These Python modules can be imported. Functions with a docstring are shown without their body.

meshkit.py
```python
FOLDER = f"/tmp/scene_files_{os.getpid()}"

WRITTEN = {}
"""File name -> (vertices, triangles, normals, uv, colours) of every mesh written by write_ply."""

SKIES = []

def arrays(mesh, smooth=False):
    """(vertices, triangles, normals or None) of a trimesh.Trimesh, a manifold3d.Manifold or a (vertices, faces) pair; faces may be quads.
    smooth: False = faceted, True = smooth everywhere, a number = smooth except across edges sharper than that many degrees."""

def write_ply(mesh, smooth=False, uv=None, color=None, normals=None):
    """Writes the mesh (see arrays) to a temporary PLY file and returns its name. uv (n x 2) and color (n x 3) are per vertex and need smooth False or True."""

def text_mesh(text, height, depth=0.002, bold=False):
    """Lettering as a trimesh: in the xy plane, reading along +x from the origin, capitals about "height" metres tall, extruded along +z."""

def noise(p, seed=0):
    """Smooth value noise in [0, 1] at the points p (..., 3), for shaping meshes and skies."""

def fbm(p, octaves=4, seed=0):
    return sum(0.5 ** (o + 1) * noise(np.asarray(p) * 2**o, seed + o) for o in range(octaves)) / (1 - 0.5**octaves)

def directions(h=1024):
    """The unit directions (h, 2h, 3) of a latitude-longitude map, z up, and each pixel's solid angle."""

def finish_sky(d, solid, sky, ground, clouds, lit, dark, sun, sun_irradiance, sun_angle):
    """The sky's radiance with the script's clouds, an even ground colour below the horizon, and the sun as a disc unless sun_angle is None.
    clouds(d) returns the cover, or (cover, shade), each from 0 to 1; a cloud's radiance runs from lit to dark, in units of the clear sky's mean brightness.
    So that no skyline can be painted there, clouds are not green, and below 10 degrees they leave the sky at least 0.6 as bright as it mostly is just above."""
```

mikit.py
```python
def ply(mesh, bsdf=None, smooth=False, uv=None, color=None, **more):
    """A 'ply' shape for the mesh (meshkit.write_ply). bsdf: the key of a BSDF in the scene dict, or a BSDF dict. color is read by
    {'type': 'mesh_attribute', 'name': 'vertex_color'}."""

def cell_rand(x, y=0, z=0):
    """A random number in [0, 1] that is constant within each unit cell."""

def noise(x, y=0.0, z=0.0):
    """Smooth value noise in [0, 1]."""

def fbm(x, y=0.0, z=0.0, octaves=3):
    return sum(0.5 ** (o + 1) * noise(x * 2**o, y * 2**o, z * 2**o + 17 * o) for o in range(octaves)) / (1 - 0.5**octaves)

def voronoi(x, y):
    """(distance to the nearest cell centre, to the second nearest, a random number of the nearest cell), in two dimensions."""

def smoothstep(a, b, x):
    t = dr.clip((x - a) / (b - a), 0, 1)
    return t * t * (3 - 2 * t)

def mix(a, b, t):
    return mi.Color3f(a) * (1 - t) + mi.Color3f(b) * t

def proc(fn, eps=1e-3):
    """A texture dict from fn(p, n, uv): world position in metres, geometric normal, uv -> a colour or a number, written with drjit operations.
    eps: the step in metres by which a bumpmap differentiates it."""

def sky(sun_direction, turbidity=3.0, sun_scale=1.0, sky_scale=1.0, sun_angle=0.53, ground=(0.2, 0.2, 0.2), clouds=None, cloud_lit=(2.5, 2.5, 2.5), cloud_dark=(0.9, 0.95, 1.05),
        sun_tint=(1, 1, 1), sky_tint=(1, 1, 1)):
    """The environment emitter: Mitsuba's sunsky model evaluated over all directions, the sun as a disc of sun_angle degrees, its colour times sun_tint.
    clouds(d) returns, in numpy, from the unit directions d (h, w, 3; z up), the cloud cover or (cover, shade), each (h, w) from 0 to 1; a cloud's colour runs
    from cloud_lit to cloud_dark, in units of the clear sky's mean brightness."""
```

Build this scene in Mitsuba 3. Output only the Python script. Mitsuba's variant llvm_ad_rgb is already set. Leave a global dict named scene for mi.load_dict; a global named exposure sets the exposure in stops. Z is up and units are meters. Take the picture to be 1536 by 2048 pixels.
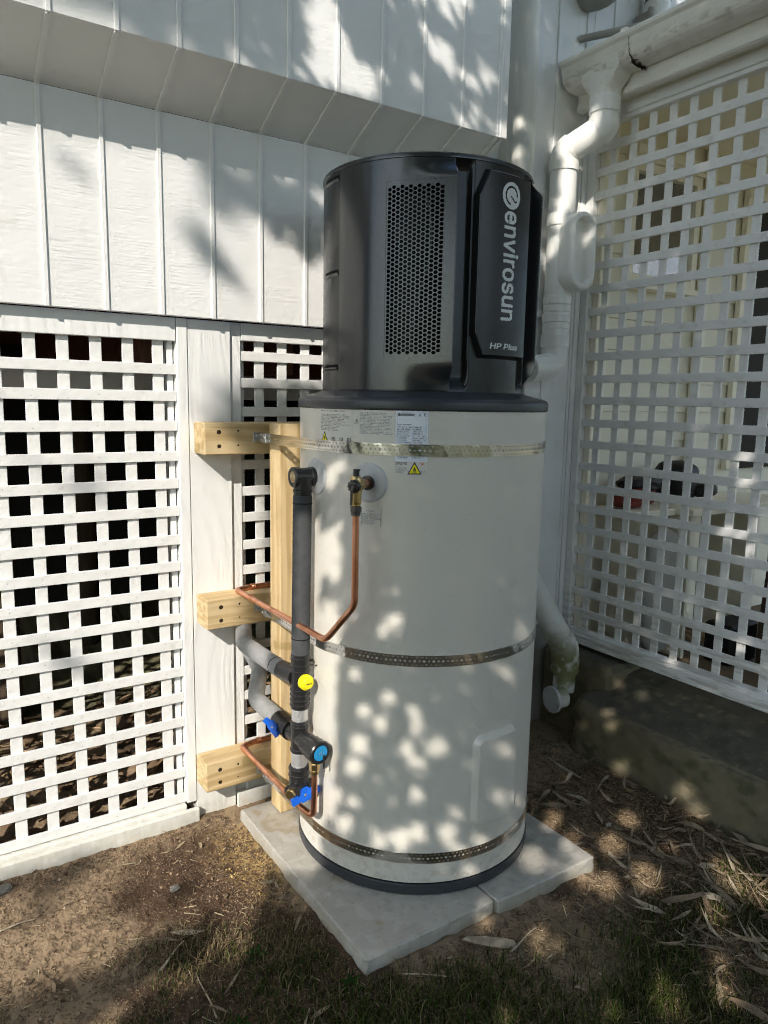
import math, numpy as np, trimesh, mitsuba as mi, drjit as dr, mikit, meshkit
from mikit import proc, noise, fbm, voronoi, smoothstep, mix, cell_rand
from shapely.geometry import Polygon, Point, box as sbox, LineString
from shapely import affinity, union_all

T = mi.ScalarTransform4f
scene, labels = {'type': 'scene'}, {}
PI = math.pi

# ---------------------------------------------------------------- camera, sky, exposure
F, YAW, PITCH, ROLL, ZC = 1470.628, math.radians(33.5622), math.radians(-8.68665), math.radians(1.06801), 1.2675
fw = np.array([math.sin(YAW) * math.cos(PITCH), math.cos(YAW) * math.cos(PITCH), math.sin(PITCH)])
rt = np.array([math.cos(YAW), -math.sin(YAW), 0.0])
up0 = np.cross(rt, fw)
up = -math.sin(ROLL) * rt + math.cos(ROLL) * up0
EYE = np.array([0, 0, ZC])
scene['camera'] = {'type': 'perspective', 'fov': math.degrees(2 * math.atan(768 / F)), 'fov_axis': 'x', 'near_clip': 0.05, 'far_clip': 200.0,
                   'to_world': T().look_at(origin=EYE.tolist(), target=(EYE + fw).tolist(), up=up.tolist())}
SUN = np.array([-1.14, -1.0, 1.02]); SUN /= np.linalg.norm(SUN)
def puffs(d):
    c = meshkit.fbm(d * 3.1 + 4.0, octaves=5, seed=5)
    cover = np.clip((c - 0.47) * 5, 0, 1) * np.clip(d[..., 2] * 4, 0, 1)
    return cover, np.clip((c - 0.62) * 4, 0, 1)
scene['sky'] = mikit.sky(SUN.tolist(), turbidity=3.0, sky_scale=1.9, clouds=puffs, ground=(0.15, 0.14, 0.09), sun_tint=(.84, .97, 1.25), sky_tint=(1.04, 1.0, .94))
exposure = 2.28

# ---------------------------------------------------------------- helpers
def numbered(key):
    if key not in scene and key not in labels and not any(k.startswith(key + '__') for k in (scene if '__' not in key else ())):
        return key
    i = 1
    while True:
        k = f'{key}_{i:03d}'
        if k not in scene and k not in labels:
            return k
        i += 1
COUNT = {}
def fresh(key):
    n = COUNT.get(key, -1) + 1
    COUNT[key] = n
    return key if n == 0 else f'{key}_{n:03d}'
def obj(name, mesh, bsdf, parent=None, smooth=False, label=None, cat=None, group=None, kind=None, uv=None, color=None, **more):
    key = fresh((parent + '__' if parent else '') + name)
    scene[key] = mikit.ply(mesh, bsdf, smooth=smooth, uv=uv, color=color, **more)
    d = {}
    if label: d['label'] = label
    if cat: d['category'] = cat
    if group: d['group'] = group
    if kind: d['kind'] = kind
    if d: labels[key] = d
    return key
def thing(name, label, cat, group=None):
    key = fresh(name)
    labels[key] = {'label': label, 'category': cat}
    if group: labels[key]['group'] = group
    return key
def mat(name, d):
    scene[name] = d
    return name
def tm(v, f):
    return trimesh.Trimesh(np.asarray(v, float), np.asarray(f), process=False)
cat_ = trimesh.util.concatenate

_sg = np.array([[a, b, c] for a in (-1, 1) for b in (-1, 1) for c in (-1, 1)], float)
def _cb(h, c):
    v = []
    for j in range(3):
        w = np.array(h)[None] - c
        w = np.repeat(w, 8, 0); w[:, j] = h[j]
        v.append(_sg * w)
    return np.vstack(v)
def _cbfaces():
    v = _cb((1., 1.3, 1.7), .2)
    from scipy.spatial import ConvexHull
    h = ConvexHull(v)
    f = h.simplices.copy()
    for i, (a, b, c) in enumerate(f):
        if np.dot(np.cross(v[b] - v[a], v[c] - v[a]), h.equations[i, :3]) < 0:
            f[i] = [a, c, b]
    return f
CBF = _cbfaces()
def box(x0, x1, y0, y1, z0, z1, c=0.0012):
    h = (abs(x1 - x0) / 2, abs(y1 - y0) / 2, abs(z1 - z0) / 2)
    c = min(c, min(h) * .45)
    return tm(_cb(h, c) + [(x0 + x1) / 2, (y0 + y1) / 2, (z0 + z1) / 2], CBF)
def frame_of(d):
    d = np.asarray(d, float); d = d / np.linalg.norm(d)
    a = np.cross(d, [0, 0, 1.] if abs(d[2]) < .9 else [1., 0, 0]); a /= np.linalg.norm(a)
    return a, np.cross(d, a), d
def lathe(profile, origin, axis, n=40, cap=True):
    """profile [(r, h)] swept round the axis through origin."""
    a, b, d = frame_of(axis)
    pr = np.asarray(profile, float)
    ang = np.arange(n) * 2 * PI / n
    ring = np.cos(ang)[:, None] * a + np.sin(ang)[:, None] * b
    v = np.asarray(origin)[None, None] + pr[:, 0, None, None] * ring[None] + pr[:, 1, None, None] * d
    v = v.reshape(-1, 3); f = []
    for i in range(len(pr) - 1):
        for j in range(n):
            p, q = i * n + j, i * n + (j + 1) % n
            f += [[p, q, q + n], [p, q + n, p + n]]
    if cap:
        for i, flip in ((0, True), (len(pr) - 1, False)):
            if pr[i, 0] > 1e-6:
                v = np.vstack([v, np.asarray(origin) + pr[i, 1] * d]); cidx = len(v) - 1
                for j in range(n):
                    p, q = i * n + j, i * n + (j + 1) % n
                    f.append([cidx, q, p] if flip else [cidx, p, q])
    return tm(v, f)
def cyl(p0, p1, r, n=32, ch=None):
    p0, p1 = np.asarray(p0, float), np.asarray(p1, float)
    L = np.linalg.norm(p1 - p0); c = min(.0015, r * .3, L * .3) if ch is None else ch
    return lathe([(r - c, 0), (r, c), (r, L - c), (r - c, L)], p0, p1 - p0, n)
def fillet(pts, rad, seg=8):
    pts = [np.asarray(p, float) for p in pts]; out = [pts[0]]
    for i in range(1, len(pts) - 1):
        a, b, c = pts[i - 1], pts[i], pts[i + 1]
        u, w = a - b, c - b; lu, lw = np.linalg.norm(u), np.linalg.norm(w); u /= lu; w /= lw
        ang = math.acos(np.clip(u @ w, -1, 1))
        r = rad[i - 1] if isinstance(rad, (list, tuple)) else rad
        t = min(r / math.tan(ang / 2), .48 * lu, .48 * lw)
        for s in np.linspace(0, 1, seg + 1):
            p, q = b + u * t * (1 - s), b + w * t * s
            out.append(p * (1 - s) + q * s)
    out.append(pts[-1])
    return np.array(out)
def tube(path, r, n=20, cap=True):
    p = np.asarray(path, float); t = np.gradient(p, axis=0); t /= np.linalg.norm(t, axis=1, keepdims=True)
    r = np.broadcast_to(r, (len(p),))
    a = frame_of(t[0])[0]; V = []
    ang = np.arange(n) * 2 * PI / n
    for i in range(len(p)):
        a = a - t[i] * (a @ t[i]); a /= np.linalg.norm(a); b = np.cross(t[i], a)
        V.append(p[i] + r[i] * (np.cos(ang)[:, None] * a + np.sin(ang)[:, None] * b))
    v = np.vstack(V); f = []
    for i in range(len(p) - 1):
        for j in range(n):
            q, s = i * n + j, i * n + (j + 1) % n
            f += [[q, s, s + n], [q, s + n, q + n]]
    if cap:
        v = np.vstack([v, p[0], p[-1]]); k = len(v) - 2; m = (len(p) - 1) * n
        for j in range(n):
            f += [[k, (j + 1) % n, j], [k + 1, m + j, m + (j + 1) % n]]
    return tm(v, f)
def prism(poly, depth):
    """shapely polygon(s) in xy extruded along +z"""
    gs = getattr(poly, 'geoms', [poly])
    return cat_([trimesh.creation.extrude_polygon(g, depth, engine='earcut') for g in gs if not g.is_empty])
def remap(m, fn):
    m = m.copy(); m.vertices = fn(np.array(m.vertices)); return m
def grid(nu, nv, fn):
    """surface over [0,1]^2; fn(u, v) -> points; returns mesh and uv"""
    u, v = np.meshgrid(np.linspace(0, 1, nu), np.linspace(0, 1, nv), indexing='ij')
    p = fn(u.ravel(), v.ravel()); i, j = np.meshgrid(np.arange(nu - 1), np.arange(nv - 1), indexing='ij')
    q = (i * nv + j).ravel(); f = np.vstack([np.stack([q, q + nv, q + nv + 1], 1), np.stack([q, q + nv + 1, q + 1], 1)])
    return tm(p, f), np.stack([u.ravel(), v.ravel()], 1)

# the water heater's axis; th in degrees: 0 faces the camera, + to the right
C = np.array([1.18057, 1.60416]); R = .325
to = -C / np.linalg.norm(C); rr = np.array([-to[1], to[0]])
def cdir(th):
    t = np.radians(th); return np.cos(t)[..., None] * to + np.sin(t)[..., None] * rr if np.ndim(t) else np.cos(t) * to + np.sin(t) * rr
def onc(th, z, r):
    th, z, r = np.broadcast_arrays(np.asarray(th, float), np.asarray(z, float), np.asarray(r, float))
    d = cdir(th); return np.concatenate([C + d * r[..., None], z[..., None]], -1)
def wrap(th0, z0, r0):
    """maps flat (x along the arc, y up, z outwards) to the tank; x = 0 at th0"""
    def fn(v):
        return onc(th0 + np.degrees(v[:, 0] / r0), z0 + v[:, 1], r0 + v[:, 2])
    return fn

# ---------------------------------------------------------------- materials
def P(color, rough=.5, spec=.5, **k):
    return {'type': 'principled', 'base_color': color if isinstance(color, dict) else {'type': 'rgb', 'value': list(color)}, 'roughness': rough, 'specular': spec, **k}
def bump(inner, fn, eps=6e-4, scale=1.0):
    return {'type': 'twosided', 'bsdf': {'type': 'bumpmap', 'tex': proc(fn, eps), 'scale': scale, 'bsdf': inner}}
def two(inner): return {'type': 'twosided', 'bsdf': inner}

def white_col(p, n, uv):
    g = fbm(p.x * 5, p.y * 5, p.z * 5, 3)
    s = smoothstep(.66, .85, fbm(p.x * 26, p.y * 26, p.z * 9, 3))
    low = smoothstep(.16, -.02, p.z + .10 * (g - .5))
    c = mix((.72, .725, .72), (.65, .66, .655), g)
    c = mix(c, (.52, .52, .47), s * .25)
    return mix(c, (.44, .42, .33), low * (.35 + .5 * fbm(p.x * 60, p.y * 60, p.z * 60, 2)))
def grain_h(p, n, uv):
    return .0010 * fbm(p.x * 14, p.y * 14, p.z * 300, 2) * smoothstep(.35, .65, noise(p.x * 5, p.y * 5, p.z * 16)) + .0009 * fbm(p.x * 80, p.y * 80, p.z * 150, 2)
def grain_v(p, n, uv):
    w = fbm(p.x * 3, p.y * 3, p.z * 1.3, 2)
    return .0026 * fbm(p.x * 95 + w * 26, p.y * 95, p.z * 3.5, 3)
mat('white_boards', bump(P(proc(white_col), .42, .5), grain_h))
mat('white_timber', bump(P(proc(white_col), .42, .5), grain_v, 1e-3))
def slat_col(p, n, uv):
    g = fbm(p.x * 11, p.y * 11, p.z * 11, 3)
    c = mix((.71, .71, .70), (.62, .625, .615), g)
    d = smoothstep(.62, .8, fbm(p.x * 40, p.y * 40, p.z * 40, 3))
    c = mix(c, (.45, .45, .4), d * .35)
    worn = smoothstep(.75, .3, p.z) * smoothstep(2.0, 2.15, p.x) * smoothstep(.45, .62, fbm(p.x * 9, p.y * 9, p.z * 70, 3))
    return mix(c, (.40, .39, .36), worn * .8)
mat('slat_paint', bump(P(proc(slat_col), .45, .5), lambda p, n, uv: .0014 * fbm(p.x * 70, p.y * 70, p.z * 70, 2)))
mat('cream_paint', two(P((.68, .65, .545), .5)))
mat('cream_pale', two(P((.76, .72, .60), .5)))
def pvc_col(p, n, uv):
    g = fbm(p.x * 7, p.y * 7, p.z * 4, 3)
    return mix((.76, .76, .74), (.68, .68, .65), g)
mat('pvc', {**P(proc(pvc_col), .33, .5)})
def pvc_dirty(p, n, uv):
    g = fbm(p.x * 22, p.y * 22, p.z * 22, 3)
    a = smoothstep(.50, .33, p.z + .12 * (g - .5)) * smoothstep(.16, .26, p.z) * smoothstep(.3, .6, g + smoothstep(.3, -.6, n.z) * .3)
    return mix((.60, .60, .56), (.13, .13, .04), a * .95)
mat('pvc_stained', P(proc(pvc_dirty), .45, .4))
def gutter_col(p, n, uv):
    g = fbm(p.x * 9, p.y * 9, p.z * 30, 3)
    m = smoothstep(.50, .72, fbm(p.x * 30, p.y * 30, p.z * 60, 3)) * smoothstep(.035, .0, dr.abs(p.z - 2.375))
    k = smoothstep(.70, .78, fbm(p.x * 90, p.y * 90, p.z * 90, 2))
    return mix(mix((.71, .70, .65), (.62, .60, .54), g), (.27, .25, .18), dr.minimum(1, m * .5 + k * .15))
mat('gutter_paint', P(proc(gutter_col), .4, .5))
def tank_col(p, n, uv):
    c = mix((.545, .527, .477), (.53, .512, .462), fbm(p.x * 3, p.y * 3, p.z * 3, 2))
    d = smoothstep(.30, .08, p.z) * smoothstep(.50, .72, fbm(p.x * 55, p.y * 55, p.z * 55, 3))
    c = mix(c, (.36, .30, .22), d * .35)
    return mix(c, (.42, .40, .35), smoothstep(.74, .80, fbm(p.x * 120, p.y * 120, p.z * 120, 2)) * .25)
mat('tank_enamel', P(proc(tank_col), proc(lambda p, n, uv: .22 + .07 * fbm(p.x * 18, p.y * 18, p.z * 7, 3)), .5, clearcoat=1.0, clearcoat_gloss=.95))
mat('disc_grey', P((.40, .415, .42), .35))
mat('satin_black', P(proc(lambda p, n, uv: mix((.017, .0185, .021), (.022, .024, .027), fbm(p.x * 5, p.y * 5, p.z * 5, 3))), .19, .7))
mat('gloss_black', P((.009, .010, .0105), .26, .42))
mat('trim_black', P((.030, .034, .040), .36, .5))
mat('cavity_black', two(P((.006, .006, .007), .8, .1)))
def fins(p, n, uv):
    return mix((.002, .002, .002), (.012, .012, .013), smoothstep(.35, .5, dr.abs(fbm(p.x * 40, p.y * 40, p.z * 300, 2) - .5) * 2))
mat('coil_fins', two(P(proc(fins), .6, .3)))
mat('fitting_black', P((.014, .014, .015), .3, .55))
def lag_b(p, n, uv): return .0007 * fbm(p.x * 420, p.y * 420, p.z * 420, 2)
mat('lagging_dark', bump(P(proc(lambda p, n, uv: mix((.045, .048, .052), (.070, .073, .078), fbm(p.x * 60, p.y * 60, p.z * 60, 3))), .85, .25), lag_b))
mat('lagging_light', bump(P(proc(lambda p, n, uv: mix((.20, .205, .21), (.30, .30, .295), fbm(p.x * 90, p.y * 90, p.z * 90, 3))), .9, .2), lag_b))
def cu(p, n, uv): return mix((.80, .40, .26), (.62, .28, .165), smoothstep(.35, .7, fbm(p.x * 45, p.y * 45, p.z * 18, 3)))
mat('copper', P(proc(cu), proc(lambda p, n, uv:    .19 + .2 * fbm(p.x * 60, p.y * 60, p.z * 25, 2)), .5, metallic=1.0))
mat('brass', P((.56, .42, .20), .3, .5, metallic=1.0))
mat('dark_metal', P((.13, .12, .11), .4, .5, metallic=.9))
mat('steel', two(P(proc(lambda p, n, uv: mix((.80, .79, .76), (.66, .65, .61), fbm(p.x * 30, p.y * 30, p.z * 30, 2))), .14, .5, metallic=1.0)))
mat('zinc', P(proc(lambda p, n, uv: mix((.50, .50, .49), (.33, .34, .34), fbm(p.x * 70, p.y * 70, p.z * 70, 3))), .42, .5, metallic=.9))
mat('blue_plastic', P((.006, .105, .56), .35, .5))
mat('cyan_plastic', P((.02, .25, .52), .35, .5))
mat('yellow_plastic', P((.80, .70, .012), .38, .5))
mat('red_paint', P((.15, .026, .018), .6, .3))
mat('foil_tape', bump(P((.66, .66, .66), .38, .5, metallic=.8), lambda p, n, uv: .0016 * fbm(p.x * 260, p.y * 260, p.z * 260, 2)))
mat('zip_black', P((.008, .008, .008), .5, .3))
def pine(p, n, uv):
    x, y, z = p.x, p.y, p.z
    w = fbm(x * 4, y * 4, z * 4, 2)
    horiz = smoothstep(.9, .86, x + .0 * z)              # rails run along x; the post along z
    ring_h = fbm(x * 2.5 + 3 * w, y * 55 + 2 * w, z * 75 + 6 * w, 3)
    ring_v = fbm(x * 90 + 3 * w, y * 60, z * 2.2 + 2 * w, 3)
    ispost = smoothstep(1.944, 1.943, y) * smoothstep(.87, .872, x)
    r = ring_h * (1 - ispost) + ring_v * ispost
    r = smoothstep(.35, .68, r)
    c = mix((.53, .41, .235), (.40, .285, .14), r)
    k = smoothstep(.74, .8, fbm(x * 16, y * 16, z * 16, 2))
    return mix(c, (.30, .22, .08), k * .6)
mat('pine', bump(P(proc(pine), .62, .3), lambda p, n, uv: .0005 * fbm(p.x * 40, p.y * 180, p.z * 160, 2)))
mat('hole_dark', P((.03, .02, .012), .9, .1))
def paver_col(p, n, uv):
    g = fbm(p.x * 8, p.y * 8, p.z * 8, 4); h = fbm(p.x * 60, p.y * 60, p.z * 60, 3)
    c = mix((.375, .36, .325), (.31, .295, .26), g)
    c = mix(c, (.22, .205, .17), smoothstep(.58, .8, h) * .3)
    c = mix(c, (.25, .24, .22), smoothstep(.72, .76, fbm(p.x * 130, p.y * 130, p.z * 130, 2)) * .8)
    k = .05 * (fbm(p.x * 40, p.y * 40, 0, 3) - .5)
    w = mi.Float(0)
    for cx, cy, cr in ((.815, 1.885, .022), (.855, 1.80, .055), (.885, 1.735, .03), (.872, 1.50, .026), (.90, 1.47, .018), (.87, 1.30, .02)):
        w = dr.maximum(w, smoothstep(cr, cr - .014, dr.sqrt(dr.square(p.x - cx) + dr.square((p.y - cy) * .8)) + k))
    w = w * smoothstep(.9, 1.0, n.z)
    c = mix(c, (.27, .225, .155), w * .7)
    c = mix(c, (.46, .45, .42), smoothstep(.5, .68, fbm(p.x * 35, p.y * 42, 2, 4)) * .3)
    e = smoothstep(.052, .0, p.z) * (1 - smoothstep(.5, .9, n.z))
    return mix(c, (.30, .26, .19), e * smoothstep(.3, .6, g) * .8)
mat('paver_concrete', bump(P(proc(paver_col), .8, .3), lambda p, n, uv: .0030 * fbm(p.x * 70, p.y * 70, p.z * 70, 3), 1e-3))
def plinth_col(p, n, uv):
    g = fbm(p.x * 6, p.y * 6, p.z * 6, 4); h = fbm(p.x * 70, p.y * 70, p.z * 70, 3)
    c = mix((.20, .172, .112), (.10, .088, .062), g)
    c = mix(c, (.14, .12, .07), smoothstep(.5, .75, fbm(p.x * 12, p.y * 12, p.z * 5 + 3, 3)) * smoothstep(.22, .05, p.z) * .8)
    c = mix(c, (.045, .055, .022), smoothstep(.5, .68, fbm(p.x * 14 + 5, p.y * 14, p.z * 14, 3)) * .6)
    c = mix(c, (.045, .045, .044), smoothstep(.5, .9, n.z) * .6)
    return mix(c, (.15, .135, .10), smoothstep(.62, .8, h) * .5)
mat('old_concrete', bump(P(proc(plinth_col), .9, .2), lambda p, n, uv: .004 * fbm(p.x * 60, p.y * 60, p.z * 60, 3), 1.2e-3))
def soil_col(p, n, uv):
    x, y = p.x, p.y
    g = fbm(x * 5, y * 5, 0, 4); h = fbm(x * 55, y * 55, 3, 3); q = fbm(x * 240, y * 240, 7, 2)
    dry = smoothstep(.42, .60, g + .22 * smoothstep(1.35, 1.75, y) * smoothstep(.75, .45, x) + .12 * smoothstep(1.0, 1.4, x))
    c = mix((.075, .051, .033), (.225, .165, .108), dry)
    wet = smoothstep(.22, .15, dr.sqrt(dr.square((x - .61) * .8) + dr.square(y - 1.76)) + .12 * (h - .5))
    c = mix(c, (.062, .037, .024), wet * .92)
    saw = smoothstep(.16, .03, dr.sqrt(dr.square(x - .76) + dr.square((y - 1.76) * .62)) + .12 * (h - .5)) * smoothstep(.3, .6, q)
    c = mix(c, (.40, .28, .11), saw * .5)
    green = smoothstep(1.25, 1.0, y) * smoothstep(.40, .6, fbm(x * 3 + 9, y * 3, 1, 3))
    c = mix(c, (.055, .062, .028), green * .55)
    c = mix(c, (.045, .03, .02), smoothstep(.5, .72, h) * .55)
    c = mix(c, (.30, .23, .15), smoothstep(.66, .8, q) * .4)
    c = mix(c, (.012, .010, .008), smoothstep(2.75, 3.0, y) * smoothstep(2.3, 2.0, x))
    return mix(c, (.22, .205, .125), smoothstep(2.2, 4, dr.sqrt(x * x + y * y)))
mat('soil', bump(P(proc(soil_col), .95, .15), lambda p, n, uv:    .007 * fbm(p.x * 140, p.y * 140, 1, 3), 1.2e-3))
VC = {'type': 'mesh_attribute', 'name': 'vertex_color'}
mat('vcol', two(P(VC, .75, .25)))
mat('leaf_live', {'type': 'principledthin', 'base_color': VC, 'roughness': .5, 'diff_trans': .5})
mat('bark', bump(P(proc(lambda p, n, uv: mix((.10, .075, .05), (.035, .026, .018), fbm(p.x * 30, p.y * 30, p.z * 5, 3))), .9, .2), lambda p, n, uv: .006 * fbm(p.x * 45, p.y * 45, p.z * 7, 3), 2e-3))
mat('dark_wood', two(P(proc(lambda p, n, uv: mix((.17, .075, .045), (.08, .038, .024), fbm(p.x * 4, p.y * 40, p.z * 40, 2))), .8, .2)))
mat('bearer_grey', two(P((.30, .29, .26), .8, .2)))
mat('joist_grey', two(P((.72, .69, .62), .8, .2)))
mat('print_grey', P((.60, .62, .63), .4, .4))
mat('print_white', P((.72, .74, .74), .45, .4))
mat('ink', P((.03, .03, .035), .5, .4))
mat('ink_orange', P((.55, .12, .03), .5, .4))
mat('pane_glass', {'type': 'thindielectric', 'int_ior': 1.5})
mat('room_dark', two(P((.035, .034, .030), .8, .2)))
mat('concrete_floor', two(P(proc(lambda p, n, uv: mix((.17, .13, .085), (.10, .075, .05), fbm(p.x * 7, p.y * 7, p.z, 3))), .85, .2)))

def textline(fn_rows, base, ink=(.07, .07, .075)):
    """print of small lines: rows (v0, v1, u0, u1, words) as a procedural on uv"""
    rows = fn_rows
    def fn(p, n, uv):
        u, v = uv.x, uv.y
        a = mi.Float(0)
        for (v0, v1, u0, u1, nl, seed) in rows:
            t = (v - v0) / (v1 - v0) * nl
            k = dr.floor(t); fr = t - k
            word = cell_rand(u * 26 + 7.3 * cell_rand(k, seed, 1), k, seed)
            let = cell_rand(u * 150, k, seed + 9)
            on = (t > 0) & (t < nl) & (u > u0) & (u < u1 - (u1 - u0) * .35 * dr.square(cell_rand(k, seed, 5))) & (fr > .22) & (fr < .74) & (word > .12) & (let > .22)
            a = dr.select(on, 1.0, a)
        return mix(base, ink, a * .8)
    return fn
st_w = (.66, .70, .76)
def plate_print(p, n, uv):
    u, v = uv.x, uv.y
    base = textline([(.05, .70, .06, .50, 15, 3), (.05, .70, .54, .93, 15, 8), (.715, .75, .06, .52, 1, 4)], st_w)(p, n, uv)
    line = mi.Float(0)
    t = v * 23
    fr = t - dr.floor(t)
    line = dr.select((v > .05) & (v < .70) & (u > .05) & (u < .95) & (fr < .10), 1.0, line)
    line = dr.select((v > .05) & (v < .70) & (dr.abs(u - .52) < .006), 1.0, line)
    edge = (dr.minimum(dr.minimum(u - .045, .955 - u) * .66, dr.minimum(v - .03, .97 - v)))
    line = dr.select((edge > 0) & (edge < .006), 1.0, line)
    return mix(base, (.12, .20, .42), line * .7)
tankw = (.56, .555, .52)
mat('sticker_plate', P(proc(plate_print), .4, .4))
mat('sticker_notes', P(proc(textline([(.42, .84, .02, .95, 9, 11), (.90, .98, .02, .80, 1, 12), (.28, .42, .02, .62, 3, 14)], tankw)), .35, .4))
mat('sticker_warning', P(proc(textline([(.06, .95, .16, .97, 15, 21)], tankw)), .35, .4))
mat('sticker_valve', P(proc(textline([(.82, .92, .25, .66, 1, 31), (.10, .74, .04, .97, 7, 32)], tankw)), .35, .4))
mat('sticker_gas', P(proc(textline([(.45, .62, .02, .42, 2, 41), (.08, .42, .02, .40, 4, 42), (.05, .30, .80, .98, 3, 44)], tankw)), .35, .4))

rng = np.random.default_rng(7)

# ---------------------------------------------------------------- ground
def axis_pts(lo, hi, step, far):
    a = np.arange(lo, hi, step); g = []; s, x = step, 0
    while x < far:
        s *= 1.28; x += s; g.append(x)
    g = np.array(g)
    return np.concatenate([(lo - g)[::-1], a, a[-1] + g])
def ground_z(x, y):
    p = np.stack([x, y, x * 0], -1)
    z = .030 * (meshkit.fbm(p * 2.3, 3, 3) - .5) + .016 * (meshkit.fbm(p * 13, 3, 4) - .5) + .013 * (meshkit.fbm(p * 55, 2, 5) - .5)
    z = z - .004
    foot = np.clip(1 - np.maximum(np.abs(x - 1.15) - .37, np.abs(y - 1.56) - .37) / .05, 0, 1)
    z = z * (1 - foot) + foot * (.004 + .4 * (z + .004))
    skirt = np.clip(1 - np.abs(y - 2.03) / .10, 0, 1)
    z = z * (1 - .6 * skirt) + .004 * skirt
    dx = np.maximum(np.abs(x - 1.145) - .363, np.abs(y - 1.565) - .355)
    z = z + .013 * np.exp(-(np.maximum(dx, 0) / .022) ** 2) * (dx > -.01) * meshkit.fbm(p * 18, 3, 14) * 1.3
    under = np.clip((y - 2.12) / .3, 0, 1) * np.clip((2.1 - x) / .1, 0, 1)
    z = z + under * (.045 + .11 * (meshkit.fbm(p * 4.2, 3, 9) - .45))
    side = np.clip((x - 1.5) / .3, 0, 1) * np.clip((2.0 - y) / .1, 0, 1)
    z = z + side * .012
    return z
gx, gy = axis_pts(-.25, 2.35, .0085, 26), axis_pts(.45, 3.1, .0085, 26)
X_, Y_ = np.meshgrid(gx, gy, indexing='ij')
Z_ = ground_z(X_, Y_)
i_, j_ = np.meshgrid(np.arange(len(gx) - 1), np.arange(len(gy) - 1), indexing='ij')
q_ = (i_ * len(gy) + j_).ravel(); n_ = len(gy)
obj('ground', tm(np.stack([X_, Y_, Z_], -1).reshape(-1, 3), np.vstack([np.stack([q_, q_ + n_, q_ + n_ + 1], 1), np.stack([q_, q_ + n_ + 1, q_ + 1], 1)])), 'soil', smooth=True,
    label='bare brown soil with patches of thin lawn', cat='ground', kind='structure')

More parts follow.
